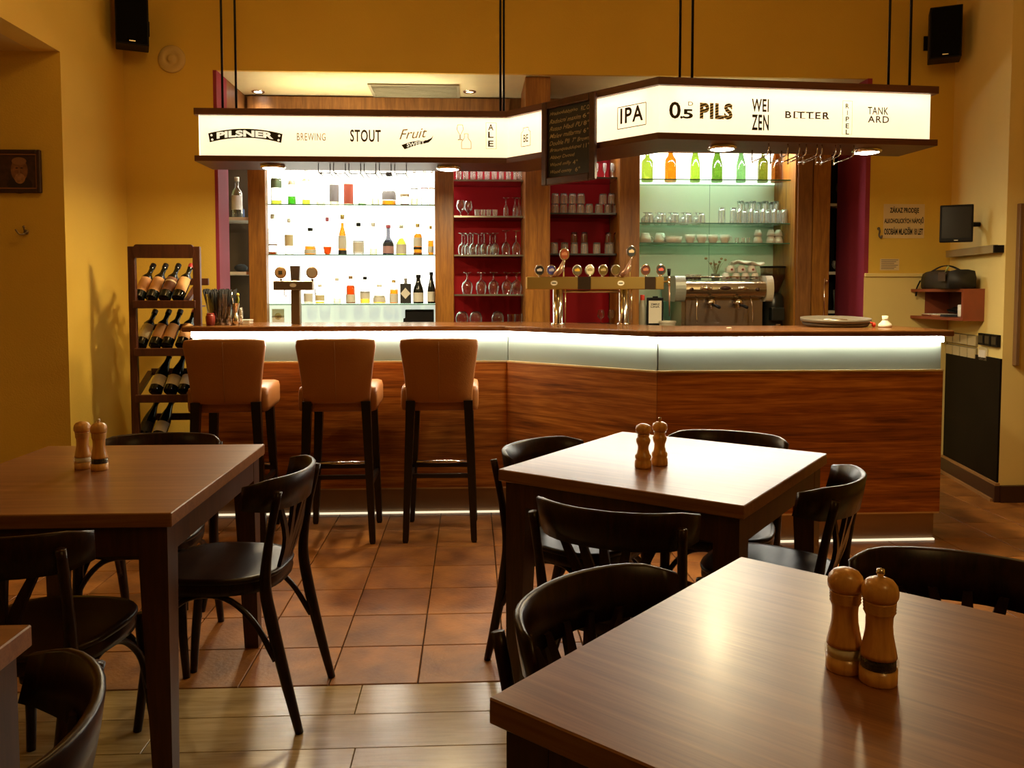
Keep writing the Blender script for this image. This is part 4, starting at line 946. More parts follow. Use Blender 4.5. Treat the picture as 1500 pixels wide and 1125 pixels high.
row3 = [(452, 'pale clear bottle beside the small beer tap on the lowest white shelf', dict(kind='squat', h=.15, r=.034, liquid=PALEL, fill=.4, lab='white', lz=(.1, .5), cap='white')),
        (469, 'squat clear bottle with cream foot on the lowest white shelf', dict(kind='squat', h=.14, r=.036, liquid=GOLD, fill=.1, lab='cream', lz=(.15, .45), cap='white')),
        (494, 'faint clear bottle left of the whisky on the lowest white shelf', dict(kind='slim', h=.19, r=.030, liquid=PALEL, fill=.2, cap='white')),
        (514, 'whisky bottle, deep red with a pale label, on the lowest white shelf', dict(kind='tall', h=.205, r=.036, liquid=REDL, fill=.66, lab='white', lz=(.05, .33), extra=[('brown', (.02, .05))], cap='brown')),
        (535, 'clear flask with a small dark label, right of the whisky', dict(kind='squat', h=.20, r=.038, liquid=GOLD, fill=.20, lab='white', lz=(.18, .45), extra=[('black', (.40, .44))], cap='black')),
        (556, 'low wide bottle of yellow spirit on the lowest white shelf', dict(kind='bell', h=.14, r=.048, liquid=GOLD, fill=.28, lab='white', lz=(.08, .42), cap='white')),
        (577, 'golden bottle with white label left of the black gift box', dict(kind='tall', h=.175, r=.033, liquid=AMBER, fill=.60, lab='white', lz=(.05, .42), cap='gold')),
        (613, 'dark sparkling wine bottle with white label right of the black box', dict(kind='champ', h=.215, r=.040, glass=DARKGLASS, lab='white', lz=(.06, .38), cap='black')),
        (632, 'dark wine bottle at the right end of the lowest white shelf', dict(kind='champ', h=.235, r=.030, glass=DARKGLASS, lab='white', lz=(.06, .38), cap='black'))]
for rw_, z in ((row1, LZ[0]), (row2, LZ[1]), (row3, LZ[2])):
    for px, lab_, kw in rw_:
        x, y, _ = on_shelf(px, z, YBOT, kw.get('r', .036)); bottle(x, y, z, lab_, **kw)
x, y, z = on_shelf(594.5, LZ[2])
t = thing('gift_box', 'black bottle box with a white diamond on the lowest white shelf', 'box', (x, y, z + .0005))
MB().box(-.040, .040, -.03, .03, 0, .150, .002).build('carton', LAB['black'], t)
MB().add([(-.038, -.0306, .075), (0, -.0306, .035), (.038, -.0306, .075), (0, -.0306, .118)], [(0, 1, 2, 3)]).build('diamond', LAB['white'], t, 'white diamond print')
MB().lathe([(.012, .150), (.010, .175), (.013, .177), (.013, .190), (0, .190)], 12).build('bottle_neck', LAB['grey'], t)
for px, w_, h_, zb, lab_ in ((614, .085, .085, 1.085, 'black box with flat lid standing below the lowest white shelf'),):
    x = X(px, 6.25); t = thing('black_case', lab_, 'box', (x, 6.25, 1.09))
    MB().box(-.105, .105, -.06, .06, -.19, .095, .003).build('case', BLACK, t); MB().box(-.118, -.085, -.062, .06, -.19, .03, .002).build('side_flap', BLACK, t)
x = X(405.5, 6.25); t = thing('menu_card', 'small white card with a food picture below the lowest white shelf at left', 'card', (x, 6.25, 1.09))
MB().box(-.045, .045, -.003, .003, -.19, .10).build('card', PAPER, t)
MB().lathe([(0, 0), (.026, 0)], 16).xf(Matrix.Translation((.0, -.0036, .045)) @ Matrix.Rotation(PI / 2, 4, 'X')).build('picture', mat('food_picture', (0.55, 0.42, 0.20), 0.6, var=0.6, vscale=40), t)
# coloured bottles in front of the light
col = [(948, 'squat light green empty bottle, leftmost above the coffee corner', 'tall', .245, .044, (0.42, 0.62, 0.06)), (982, 'amber brown empty bottle, second above the coffee corner', 'std', .28, .045, (0.75, 0.26, 0.01)),
       (1018, 'tall bright green empty bottle, third above the coffee corner', 'champ', .30, .038, (0.38, 0.62, 0.05)), (1050, 'dark green empty bottle with sloping shoulders, fourth above the coffee corner', 'champ', .285, .042, (0.16, 0.36, 0.03)),
       (1085, 'teal green empty bottle in the middle of the coloured row', 'champ', .275, .037, (0.24, 0.55, 0.18)), (1117, 'short olive bottle with a ringed neck, second from the right in the coloured row', 'squat', .27, .039, (0.22, 0.26, 0.02)),
       (1149, 'rust brown bottle at the right end of the coloured row', 'champ', .30, .041, (0.50, 0.16, 0.02))]
for k, (px, lab_, kd, h_, r_, c_) in enumerate(col):
    x, y, z = on_shelf(px, CZ[0], 6.30, r_)
    t = thing('bottle', lab_, 'bottle', (x, y, z + .0005), 0, 'coloured bottles above the coffee corner')
    p_ = bottle_profile(kd, h_, r_); c2 = tuple(min(1, (v / 2.6) ** 0.5) for v in c_)
    MB().lathe(p_, 18).build('glass_body', clear('bottle_glass_%d' % k, c2, 0.25, 0.05, 0.03, diff=0.12, dcol=c_), t)
    rc = radius_at(p_, h_ * .97) + 0.002
    MB().lathe([(rc - .004, h_ * .93), (rc + .002, h_ * .94), (rc + .002, h_ * .97), (rc - .004, h_ * .98)], 14).build('neck_ring', clear('bottle_glass_%d' % k), t)

# ------------------------------------------------------------------ drinking glasses
def gl_profile(kind):
    if kind == 'wine':    return [(.000, .000), (.034, .001), (.033, .004), (.006, .010), (.004, .030), (.004, .085), (.010, .095), (.030, .115), (.038, .145), (.036, .175), (.031, .205)]
    if kind == 'balloon': return [(.000, .000), (.036, .001), (.034, .005), (.007, .012), (.005, .055), (.014, .068), (.044, .095), (.052, .130), (.046, .165), (.038, .195)]
    if kind == 'snifter': return [(.000, .000), (.030, .001), (.028, .004), (.007, .010), (.006, .022), (.020, .030), (.042, .055), (.044, .075), (.034, .110)]
    if kind == 'flute':   return [(.000, .000), (.029, .001), (.027, .004), (.006, .010), (.004, .060), (.012, .075), (.022, .100), (.023, .150), (.021, .180)]
    if kind == 'shot':    return [(.000, .004), (.015, .004), (.016, .000), (.018, .012), (.020, .052)]
    if kind == 'tumbler': return [(.000, .005), (.026, .005), (.027, .000), (.030, .020), (.032, .075)]
    if kind == 'highball':return [(.000, .005), (.024, .005), (.025, .000), (.027, .030), (.029, .130)]
    if kind == 'mug':     return [(.000, .010), (.030, .010), (.032, .000), (.033, .030), (.034, .100)]
    if kind == 'bowlglass':return [(.000, .004), (.025, .003), (.040, .020), (.052, .050), (.050, .080), (.042, .105)]
    if kind == 'weizen':  return [(.000, .006), (.027, .006), (.028, .000), (.022, .030), (.024, .100), (.032, .160), (.030, .205)]
GLM = {}
def glass_mesh(kind, inv, m):
    key = (kind, inv, m.name)
    if key not in GLM:
        p = gl_profile(kind); h = max(z for _, z in p)
        if inv: p = [(r, h - z) for r, z in p]
        GLM[key] = MB().lathe(p, 20).mesh(kind + '_glass', m)
    return GLM[key], max(z for _, z in gl_profile(kind))
KN = dict(wine='wine_glass', balloon='balloon_glass', snifter='brandy_snifter', flute='flute_glass', shot='shot_glass', tumbler='tumbler', highball='highball_glass', mug='beer_mug', bowlglass='bowl_glass', weizen='beer_glass')
HANDLE = MB().tube(quad_path([(.033, 0, .085), (.055, 0, .082), (.060, 0, .050), (.052, 0, .022), (.033, 0, .018)], 4), 0.005, 8).mesh('mug_handle', TUMBLER)
def glass(kind, x, y, z, label, group, inv=False, m=None, s=1.0, tilt=None, rz=0):
    me, h = glass_mesh(kind, inv, m or GLASS)
    o = bpy.data.objects.new(KN[kind], me); C.objects.link(o); o.location = (x, y, z + 0.0005); o.scale = (s, s, s); o.rotation_euler = (tilt or 0, 0, rz)
    tag(o, label, 'glass', group)
    if kind == 'mug':
        hd_ = bpy.data.objects.new('handle', HANDLE); C.objects.link(hd_); hd_.parent = o
        if inv: hd_.location = (0, 0, -0.005)
    return o
def grow(kind, pxs, z, what, where, group, y=6.28, stag=0.0, **kw):
    rr = max(r for r, _ in gl_profile(kind)) * kw.get('s', 1.0)
    for k, px in enumerate(pxs):
        n = len(pxs)
        pos = 'the only one' if n == 1 else ('leftmost' if k == 0 else ('rightmost' if k == n - 1 else ORD[k] + ' along'))
        yy = y + (stag if k % 2 else 0)
        glass(kind, fit(px, yy, z, rr), yy, z, '%s %s, %s' % (what, where, pos), group, **kw)
# red shelves, left bay
grow('highball', [672 + 10.4 * k for k in range(10)], RZ1[0], 'tall clear glass', 'on the top left red shelf', 'tall glasses on the top red shelf', y=6.22, m=TUMBLER, s=.72)
grow('balloon', [664 + 11, 686], RZ1[1] - .0, 'large stemmed balloon glass', 'on the second left red shelf', 'balloon glasses on the second red shelf', s=.66, stag=.06)
grow('shot', [699, 707.5, 716, 725], RZ1[1], 'small shot glass', 'on the second left red shelf', 'shot glasses on the second red shelf', m=TUMBLER, y=6.2)
grow('flute', [741, 754.5, 765], RZ1[1], 'upturned flute glass', 'on second left red shelf by the broad post', 'upturned flutes on the second red shelf', inv=True, s=.84)
grow('wine', [677, 685.5, 693, 701, 709.5, 718, 725.5], RZ1[2], 'upturned wine glass', 'in the close row, third left red shelf', 'upturned wine glasses in the close row', inv=True, s=.80, y=6.19, stag=.075)
grow('wine', [741, 756], RZ1[2], 'upturned wine glass', 'standing apart on the third left red shelf', 'upturned wine glasses standing apart', inv=True, s=.90, y=6.22)
grow('wine', [681, 689.5, 705.5, 722], RZ1[2], 'upturned wine glass', 'in the back row of the third left red shelf', 'upturned wine glasses in the back row', inv=True, s=.80, y=6.40)
grow('balloon', [684.5, 705, 723, 742.5, 760], RZ1[3], 'upturned balloon glass', 'on the lowest left red shelf', 'upturned balloon glasses on the lowest red shelf', inv=True, y=6.22, s=.84)
ZC = 1.075
for k, (xa, xb) in enumerate(((RB0, P2[0] - .001), (P2[1] + .001, P3[0] - .001))):
    tag(MB().box(xa, xb, 6.11, YS1 - .013, ZC - .02, ZC).build('ledge_board', DARKSHELF), 'dark ledge under the %s red shelves, just behind the bar top' % ('left', 'right')[k], 'ledge')
grow('bowlglass', [677, 697, 729], ZC, 'round bowled glass', 'on the ledge under left red shelves', 'round glasses on the ledge', inv=True, y=6.18, s=.95)
grow('tumbler', [749, 764], ZC, 'low tumbler', 'on the ledge beside the broad post', 'tumblers on the ledge', y=6.18)
# red shelves, right bay
grow('flute', [874, 885.5, 896.5, 906], RZ2[0], 'short stemmed glass', 'on top right red shelf by the chalkboard', 'short stemmed glasses on the top red shelf', s=.62, y=6.2, m=TUMBLER)
grow('tumbler', [813, 825.5, 838, 850.5, 863], RZ2[1], 'ribbed tumbler', 'in the lower layer, second right red shelf', 'stacked ribbed tumblers, lower layer', m=TUMBLER, inv=True, y=6.22)
grow('tumbler', [813.5, 826, 838.5, 851], RZ2[1] + .0765, 'ribbed tumbler', 'in the upper layer, second right red shelf', 'stacked ribbed tumblers, upper layer', m=TUMBLER, inv=True, y=6.22)
for k, (px, dz, dy) in enumerate(((877, 0, 0), (890.5, 0, .02), (903, 0, 0), (883, .078, .02), (896, .078, 0))):
    glass('tumbler', X(px, 6.22 + dy), 6.22 + dy, RZ2[1] + dz, 'upturned tumbler in the jumbled pile, second right red shelf, %s' % ('bottom left', 'bottom middle', 'bottom right', 'top left', 'top right')[k], 'jumbled tumblers on the second red shelf', m=TUMBLER, inv=True, s=1.0)
grow('mug', [812, 827, 841, 856, 874, 891, 904], RZ2[2], 'thick glass beer mug', 'standing upturned on the third right red shelf', 'beer mugs on the third red shelf', inv=True, m=TUMBLER, y=6.2, s=.85, rz=1.57)
for k, px in enumerate((841, 856, 891, 904)):
    glass('mug', X(px, 6.2), 6.2, RZ2[2] + .0855, 'beer mug stacked on another on the third right red shelf, %s' % ('leftmost', 'second from left', 'third from left', 'rightmost')[k], 'beer mugs stacked in the upper layer', inv=True, s=.75, rz=1.57)
grow('balloon', [880, 899], ZC, 'large goblet', 'on the ledge behind the big beer tap', 'goblets behind the big beer tap', s=.55, y=6.18)
# coffee corner shelves
grow('tumbler', [951, 970, 988.5, 1007.5, 1026.5], CZ[1], 'upturned rounded glass', 'in the front row, left part of middle cup shelf', 'rounded glasses, front row', inv=True, m=TUMBLER, y=6.2, s=1.05)
grow('snifter', [946, 964, 983, 1001.5, 1020], CZ[1], 'stemmed glass', 'in the back row, left part of middle cup shelf', 'stemmed glasses, back row', m=TUMBLER, y=6.38, inv=True, s=.9)
grow('highball', [1057, 1074], CZ[1], 'slender clear glass', 'standing apart mid cup shelf', 'slender glasses standing apart', m=TUMBLER, y=6.24, inv=True, s=.95)
grow('highball', [1082 + 8.6 * k for k in range(9)], CZ[1], 'slender clear glass', 'in the front row, right part of middle cup shelf', 'slender glasses, front row', m=TUMBLER, y=6.17, s=.80, inv=True, stag=.05)
grow('weizen', [1084 + 9.0 * k for k in range(8)], CZ[1], 'tall clear glass', 'in the back row, right part of middle cup shelf', 'tall glasses, back row', m=TUMBLER, y=6.33, s=.90, inv=True, stag=.07)
CUP = [(.000, .006), (.020, .006), (.022, .000), (.024, .004), (.034, .028), (.039, .060), (.036, .060), (.030, .028), (.0, .010)]
def cup(x, y, z, label, group, inv=False, s=1.0, rz=0.4, handle=True):
    t = thing('coffee_cup', label, 'cup', (x, y, z + .0005), rz, group)
    p = [(r * s, (.060 - q if inv else q) * s) for r, q in CUP]
    MB().lathe(p, 20).build('bowl', CERAMIC, t)
    if handle:
        a = .035 * s; k = (-1 if inv else 1)
        zz = lambda v: (.060 - v if inv else v) * s
        MB().tube(quad_path([(a * .98, 0, zz(.050)), (a * 1.55, 0, zz(.048)), (a * 1.5, 0, zz(.024)), (a * .86, 0, zz(.020))], 4), .0035 * s, 7).build('handle', CERAMIC, t)
    return t
z = CZ[2]
cup(X(945.5, 6.2), 6.2, z, 'round white cup at the left end of the lowest cup shelf', 'white cups on the lowest cup shelf', True, 1.25); cup(X(965, 6.2), 6.2, z, 'upturned white cup, second on the lowest cup shelf', 'white cups on the lowest cup shelf', True, 1.05)
cup(X(967, 6.33), 6.33, z, 'white cup half hidden behind the second cup, lowest cup shelf', 'white cups on the lowest cup shelf', True, 1.4)
t = thing('white_bowl', 'low wide white bowl between the cups on the lowest cup shelf', 'bowl', (X(987, 6.2), 6.2, z + .0005))
MB().lathe([(0, .004), (.045, .004), (.048, 0), (.056, .006), (.066, .046), (.063, .046), (.05, .010), (0, .008)], 28).build('bowl_body', CERAMIC, t); MB().lathe([(.0665, .044), (.068, .047), (.0645, .049), (.062, .046)], 28).build('rim', CERAMIC, t)
for k, px in enumerate((1011, 1028, 1044.5, 1062)): cup(X(px, 6.2), 6.2, z, 'rounded white cup with handle, %s of four on the lowest cup shelf' % ORD[k], 'four white handled cups', False, 1.05, 0.2)
grow('shot', [1079, 1088, 1096], z, 'tiny clear glass', 'on lowest cup shelf beside handled cups', 'tiny glasses on the lowest cup shelf', m=TUMBLER, s=.8, y=6.2)
for k, px in enumerate((1110, 1129, 1146)):
    cup(fit(px, 6.24, z, .04), 6.24, z, 'lower white cup of the %s stack, right end of lowest cup shelf' % ORD[k], 'stacked cups at the right of the cup shelf', True, .95, 1.2)
    cup(fit(px, 6.24, z, .04), 6.24, z + .058, 'upper white cup of the %s stack, right end of lowest cup shelf' % ORD[k], 'stacked cups at the right of the cup shelf', True, .8, 1.4, False)
# side shelves' contents
for px, sy, lab_, kw in ((350, 6.26, 'clear bottle with pale label on the upper dark side shelf at the left', dict(kind='tall', h=.30, r=.040, lab='white', lz=(.2, .55), cap='white', liquid=PALEL, fill=.7)),
                         (355, 6.34, 'small blue capped bottle on the upper dark side shelf at the left', dict(kind='squat', h=.12, r=.028, glass=mat('blue_bottle', (0.03, 0.10, 0.32), 0.3), cap='white'))):
    bottle(X(px - 2, sy), sy, Z(318, 6.16, 330), lab_, group='bottles on the left side shelf', **kw)
x = X(352, 6.28); t = thing('folded_cloth', 'dark lump of cloth on the middle side shelf at the left', 'cloth', (x, 6.28, Z(398, 6.16, 330)))
MB().sphere((0, 0, .03), .05, 14, 8, (1, 1, .6)).build('cloth_body', mat('dark_cloth', (0.03, 0.03, 0.035), 0.9), t)
for px, zpy, lab_, k_ in ((1229, 298, 'stemmed glass on the upper dark side shelf at the right', 'wine'), (1226, 398, 'short stemmed glass on the middle dark side shelf at the right', 'snifter'), (1227, 455, 'large glass on the lowest dark side shelf at the right', 'weizen')):
    glass(k_, X(px, 6.40), 6.40, Z(zpy, 6.34, 1228), lab_, 'glasses on the right side shelf', m=TUMBLER, s=.8)

# ------------------------------------------------------------------ beer taps on the bar
CT = 1.1205
def badge(t, x, y, z, face, label, w_=.029, h_=.034, face2=None, yaw=0):
    mb = MB(); n = 24
    def ell(k, dy): return [Vector((w_ * k * math.cos(2 * PI * j / n), dy, h_ * k * math.sin(2 * PI * j / n))) for j in range(n)]
    mb.strip([ell(.90, .006), ell(1.0, .003), ell(1.0, -.004), ell(.93, -.008), ell(.80, -.006)], smooth=True)
    M = Matrix.Translation((x, y, z)) @ Matrix.Rotation(yaw, 4, 'Z')
    o = mb.xf(M).build('tap_badge', CHROME, t, label)
    MB().add(ell(.80, -.0068), [list(range(n))]).xf(M).build('badge_face', face, o)
    if face2:
        MB().add([(w_ * .5 * a_, -.0074, h_ * .5 * b_) for a_, b_ in ((-1, -.35), (1, -.35), (1.15, .25), (.3, .8), (-.3, .55), (-1.1, .35))], [(0, 1, 2, 3, 4, 5)]).xf(M).build('badge_print', face2, o)
    MB().tube([(0, 0, -h_ * .9), (0, .004, -h_ - .014)], .006, 8).xf(M).build('badge_stem', CHROME, o)
    return o
def bcol(n_, c, r=.35, m_=0.0): return mat('badge_' + n_, c, r, m_)
YT = 4.97
xa, xb = X(771, YT), X(985.5, YT); z0, z1 = Z(424, YT), Z(405.5, YT)
tw = thing('beer_tap_tower', 'wide brass coloured beer tap bridge with nine badges on two steel legs', 'beer tap', ((xa + xb) / 2, YT, CT))
def T(m_): return m_.xf(Matrix.Translation(-Vector(tw.location)))
T(MB().box(xa, X(846, YT), YT - .035, YT + .035, z0, z1, .004)).build('bridge', TAPSTEEL, tw)
T(MB().box(X(846, YT), X(864, YT), YT - .034, YT + .034, z0, z1)).build('bridge_joint', mat('dark_steel', (0.055, 0.035, 0.02), 0.3, 0.5), tw, 'dark middle section of the bridge')
T(MB().box(X(864, YT), X(944, YT), YT - .035, YT + .035, z0, z1, .004)).build('bridge', TAPSTEEL, tw)
T(MB().box(X(944, YT), X(959, YT), YT - .034, YT + .034, z0, z1)).build('bridge_joint', mat('dark_steel'  , (0.055, 0.035, 0.02), 0.3, 0.5), tw, 'dark right section of the bridge')
T(MB().box(X(959, YT), X(971.5, YT), YT - .035, YT + .035, z0, z1, .004)).build('bridge', TAPSTEEL, tw)
for pa, pb in ((809, 826), (906, 923)):
    a_, b_ = X(pa, YT), X(pb, YT)
    T(MB().lathe([(.042, CT), (.042, CT + .008), (.031, CT + .012), (.031, z0)], 24, c=((a_ + b_) / 2, YT, 0))).build('leg', CHROME, tw)
    T(MB().tube([(b_ + .008, YT - .02, CT + .01), (b_ + .008, YT - .02, z0)], .004, 8)).build('beer_line', CHROME, tw)
T(MB().tube([(X(826, YT), YT, z0 - .012), (X(906, YT), YT, z0 - .012)], .008, 8)).build('cross_tube', STEEL, tw)
for px in (811, 908.5):
    x = X(px, YT)
    T(MB().lathe([(.0, 0), (.0205, 0)], 20, squash=.72).xf(Matrix.Translation((x, YT - .0356, (z0 + z1) / 2)) @ Matrix.Rotation(PI / 2, 4, 'X'))).build('emblem', mat('emblem_cream', (.82, .78, .62), .4), tw, 'small cream oval emblem')
    T(MB().box(x - .012, x + .012, YT - .0363, YT - .0358, (z0 + z1) / 2 - .003, (z0 + z1) / 2 + .003)).build('emblem_print', OLIVE, tw)
def bz(py): return Z(py, YT) - CT
def bx(px): return X(px, YT) - tw.location.x
for px, py, c, c2, lab_ in ((790, 396, bcol('black', (.03, .03, .03)), bcol('white', (.8, .78, .72)), 'black badge with a white band'),
                            (807.5, 396, bcol('blue', (.10, .10, .42)), bcol('silver', (.65, .63, .75)), 'blue and silver badge'),
                            (845, 396, bcol('grey', (.32, .28, .18), .3, .6), bcol('yellow', (.85, .55, .06)), 'silver badge with yellow centre'),
                            (863.5, 395.5, bcol('ivory', (.82, .76, .52)), bcol('khaki', (.42, .36, .16)), 'ivory badge with gold figure'),
                            (883, 395.5, bcol('goldmirror', (.50, .38, .13), .2, .8), bcol('palegold', (.75, .60, .25), .3, .5), 'gold mirror badge'),
                            (901.5, 395.5, bcol('goldmirror', (.50, .38, .13), .2, .8), None, 'gold mirror badge beside the right handle'),
                            (945, 395, bcol('maroon', (.10, .03, .02)), bcol('rust', (.42, .16, .08)), 'maroon badge with rust figure'),
                            (967.5, 395, bcol('black', (.03, .03, .03)), bcol('redpatch', (.55, .10, .08)), 'black badge with red patch')):
    badge(tw, bx(px), -.022, bz(py), c, lab_, face2=c2)
for px, py, c, c2, hx, lab_ in ((826, 372.5, bcol('orange', (.40, .10, .04)), bcol('copper', (.62, .28, .14)), 813, 'orange badge on the raised left handle'), (923.5, 368.5, bcol('black', (.03, .03, .03)), bcol('cream', (.62, .48, .28)), 910, 'black badge with pale figure on the raised right handle')):
    badge(tw, bx(px), -.03, bz(py), c, lab_, .030, .038, c2)
    h = quad_path([(bx(hx), -.03, bz(405)), (bx(hx) + .004, -.035, bz(402)), (bx(hx + 6), -.05, bz(396)), (bx(px - 1), -.03, bz(382))], 5)
    MB().tube(h, [.006 + .012 * math.sin(PI * min(1, i_ / (len(h) - 1) * .95 + .05)) for i_ in range(len(h))], 10).build('tap_handle', mat('handle_copper', (.36, .20, .13), .25, .5), tw, 'copper coloured pull handle')
    MB().tube([(bx(px), 0.0, bz(405)), (bx(px), -.01, bz(384))], .005, 8).build('handle_rod', CHROME, tw)
for px in (845, 883, 910, 967): MB().lathe([(.006, 0), (.009, .004), (.009, .010), (.003, .014)], 12).xf(Matrix.Translation((bx(px), 0, z1 - CT))).build('collar', CHROME, tw)
x = X(979.5, YT)
T(MB().tube([(X(971.5, YT), YT, z0 + .045), (x, YT - .02, z0 + .05), (x, YT - .03, z0 + .02)], .008, 10)).build('spout', CHROME, tw, 'chrome spout at the right end')
T(MB().tube([(x, YT - .02, z0 + .05), (x, YT - .02, z0 + .085)], [.011, .007], 10)).build('spout_collar', CHROME, tw)
T(MB().tube([(x, YT - .02, z0 + .085), (x, YT - .02, z0 + .125)], [.009, .012], 10)).build('spout_lever', BLACK, tw, 'black lever')
T(MB().tube([(x, YT - .03, z0 + .02), (x + .003, YT - .03, CT + .05)], [.006, .003], 8)).build('spout_tube', mat('handle_copper', (.36, .20, .13), .25, .5), tw)
# small T-shaped tap on the left
YL = 5.10
q = X(432.5, YL); zc0, zc1 = Z(425, YL, 432), Z(411, YL, 432)
lt = thing('small_beer_tap', 'small T-shaped beer tap with two round badges in front of the bottles', 'beer tap', (q, YL, CT))
def lx(px): return X(px, YL) - q
def lz(py): return Z(py, YL, 432) - CT
BRONZE = mat('bronze_steel', (0.25, 0.18, 0.10), 0.3, 0.8)
MB().box(lx(426), lx(439), -.028, .028, 0, lz(425), .004).build('column', BRONZE, lt)
MB().box(lx(400.5), lx(458), -.030, .030, lz(425), lz(411.5), .003).build('crossbar', BRONZE, lt)
MB().strip([[Vector((a_, b_, lz(411.5))) for a_, b_ in ((lx(426), -.02), (lx(438), -.02), (lx(438), .02), (lx(426), .02))], [Vector((a_, b_, lz(389.5))) for a_, b_ in ((lx(424.5), -.014), (lx(439), -.014), (lx(439), .014), (lx(424.5), .014))]]).build('tap_handle', mat('dark_handle', (.05, .03, .02), .3), lt, 'dark flared handle')
MB().lathe([(0, 0), (.0205, 0)], 18, squash=.6).xf(Matrix.Translation((lx(429.5), -.0306, lz(418))) @ Matrix.Rotation(PI / 2, 4, 'X')).build('emblem', mat('emblem_grey', (.45, .40, .30), .4), lt, 'small oval emblem')
for px, c, lab_ in ((411, bcol('tanface', (.45, .28, .12)), 'round tan badge'), (457, bcol('greyface', (.34, .27, .18)), 'round grey badge')):
    o = MB().lathe([(0, .004), (.034, .004), (.036, 0), (.034, -.006), (.029, -.005), (0, -.005)], 26).xf(Matrix.Translation((lx(px), -.02, lz(399.5))) @ Matrix.Rotation(PI / 2, 4, 'X')).build('tap_badge', mat('badge_rim', (.32, .20, .10), .3, .7), lt, lab_)
    MB().lathe([(0, 0), (.029, 0)], 26).xf(Matrix.Translation((lx(px), -.0263, lz(399.5))) @ Matrix.Rotation(PI / 2, 4, 'X')).build('badge_face', c, o)
    if px == 411: MB().box(lx(px) - .012, lx(px) + .012, -.0272, -.0265, lz(399.5) - .012, lz(399.5) + .012).build('badge_print', OLIVE, o)
    MB().tube([(lx(px), -.01, lz(408.5)), (lx(px), -.01, lz(412))], .007, 8).build('badge_stem', BRONZE, o)
MB().tube([(lx(417), -.03, lz(425)), (lx(417), -.03, lz(433)), (lx(421), -.03, lz(434))], .003, 6).build('spout', BRONZE, lt)
MB().tube([(lx(461), -.01, lz(423)), (lx(461), -.01, lz(433))], .003, 6).build('side_lever', BRONZE, lt)

# ------------------------------------------------------------------ coffee corner on the back counter
BCZ = 0.9005
YE = 6.14
xe0, xe1 = X(990, YE), X(1131, YE)
em = thing('espresso_machine', 'large chrome two group espresso machine with grey rounded sides', 'coffee machine', ((xe0 + xe1) / 2, YE, BCZ))
def EM(m_): return m_.xf(Matrix.Translation(-Vector(em.location)))
BODY = mat('machine_steel', (0.50, 0.40, 0.24), 0.22, 0.95); SIDE = mat('machine_side_grey', (0.34, 0.36, 0.31), 0.35, 0.3); DKBODY = mat('machine_dark', (0.07, 0.035, 0.025), 0.25, 0.5)
zt, zb, zm = Z(407, 6.0), Z(437, 6.0), Z(412, 6.0)
ys = 6.00
def roll(x0, x1, y0, y1, za, zb_, n=12):
    prof = []
    for j in range(n + 1):
        a_ = -PI / 2 + PI * j / n
        prof.append((y0 - 0.055 * math.cos(a_), (za + zb_) / 2 + (zb_ - za) / 2 * math.sin(a_)))
    prof += [(y1, zb_), (y1, za)]
    return MB().strip([[Vector((x, a_, b_)) for a_, b_ in prof] for x in (x0, x1)], smooth=False)
EM(roll(X(1003, ys), X(1121, ys), ys, 6.38, zb, Z(411, ys))).build('front_hood', BODY, em, 'rounded chrome front hood')
for pa, pb, m_ in ((988, 1003, SIDE), (1121, 1131, mat('machine_side_cream', (.66, .62, .48), .3, .2))):
    EM(roll(X(pa, ys), X(pb, ys), ys - .01, 6.38, Z(442, ys), Z(403.5, ys))).build('side_panel', m_, em, 'rounded side cheek')
EM(MB().box(X(1002, ys), X(1122, ys), 6.05, 6.38, BCZ + .03, zb)).build('body', BODY, em)
EM(MB().box(X(995, ys), X(1122, ys), 5.98, 6.38, BCZ + .012, BCZ + .09, .004)).build('drip_tray', STEEL, em)
EM(MB().box(X(1006, 6.04), X(1118, 6.04), 6.03, 6.05, BCZ + .1, zb - .005)).build('splash_plate', mat('splash_copper', (0.50, 0.40, 0.30), 0.22, 0.9), em)
for sx in (997, 1118):
    EM(MB().lathe([(.015, 0), (.022, .004), (.016, .016)], 12, cap0=True, cap1=True).xf(Matrix.Translation((X(sx, 6.03), 6.03, BCZ)))).build('foot', BLACK, em)
    EM(MB().lathe([(.015, 0), (.022, .004), (.016, .016)], 12, cap0=True, cap1=True).xf(Matrix.Translation((X(sx, 6.03), 6.33, BCZ)))).build('foot', BLACK, em)
for px in (1045, 1085):
    x = X(px, 5.96)
    EM(MB().lathe([(.0, 0), (.034, 0), (.036, .01), (.030, .03), (.022, .036)], 18).xf(Matrix.Translation((x, 5.985, zb - .042)))).build('group_head', CHROME, em)
    EM(MB().tube([(x, 5.96, zb - .047), (x + .01, 5.90, zb - .055), (x + .012, 5.83, zb - .064)], [.008, .011, .012], 10)).build('portafilter_handle', BLACK, em)
    EM(MB().tube([(x, 5.985, zb - .042), (x, 5.985, zb - .075)], .008, 8)).build('spout', CHROME, em)
for px, sgn in ((1022, -1), (1102, 1)):
    x = X(px, 5.96); EM(MB().tube(quad_path([(x, 5.97, zb), (x, 5.95, zb - .03), (x + sgn * .006, 5.94, zb - .10), (x + sgn * .004, 5.93, zb - .17)], 5), .005, 8)).build('steam_wand', CHROME, em)
for px, w_ in ((1014, .014), (1111, .014)):
    EM(MB().lathe([(0, -.012), (w_, -.010), (w_ * .95, .0)], 16).xf(Matrix.Translation((X(px, 5.945), 5.945, (zb + zt) / 2 - .01)) @ Matrix.Rotation(-PI / 2, 4, 'X'))).build('dial', DKBODY, em)
for px, w_ in ((1036, .045), (1064, .040), (1090, .040)):
    EM(MB().lathe([(0, 0), (w_, 0), (w_ * .94, .006), (0, .007)], 22, squash=.36).xf(Matrix.Translation((X(px, 5.945), 5.944, (zb + zt) / 2)) @ Matrix.Rotation(PI / 2, 4, 'X'))).build('control_plate', CHROME if px != 1064 else DKBODY, em)
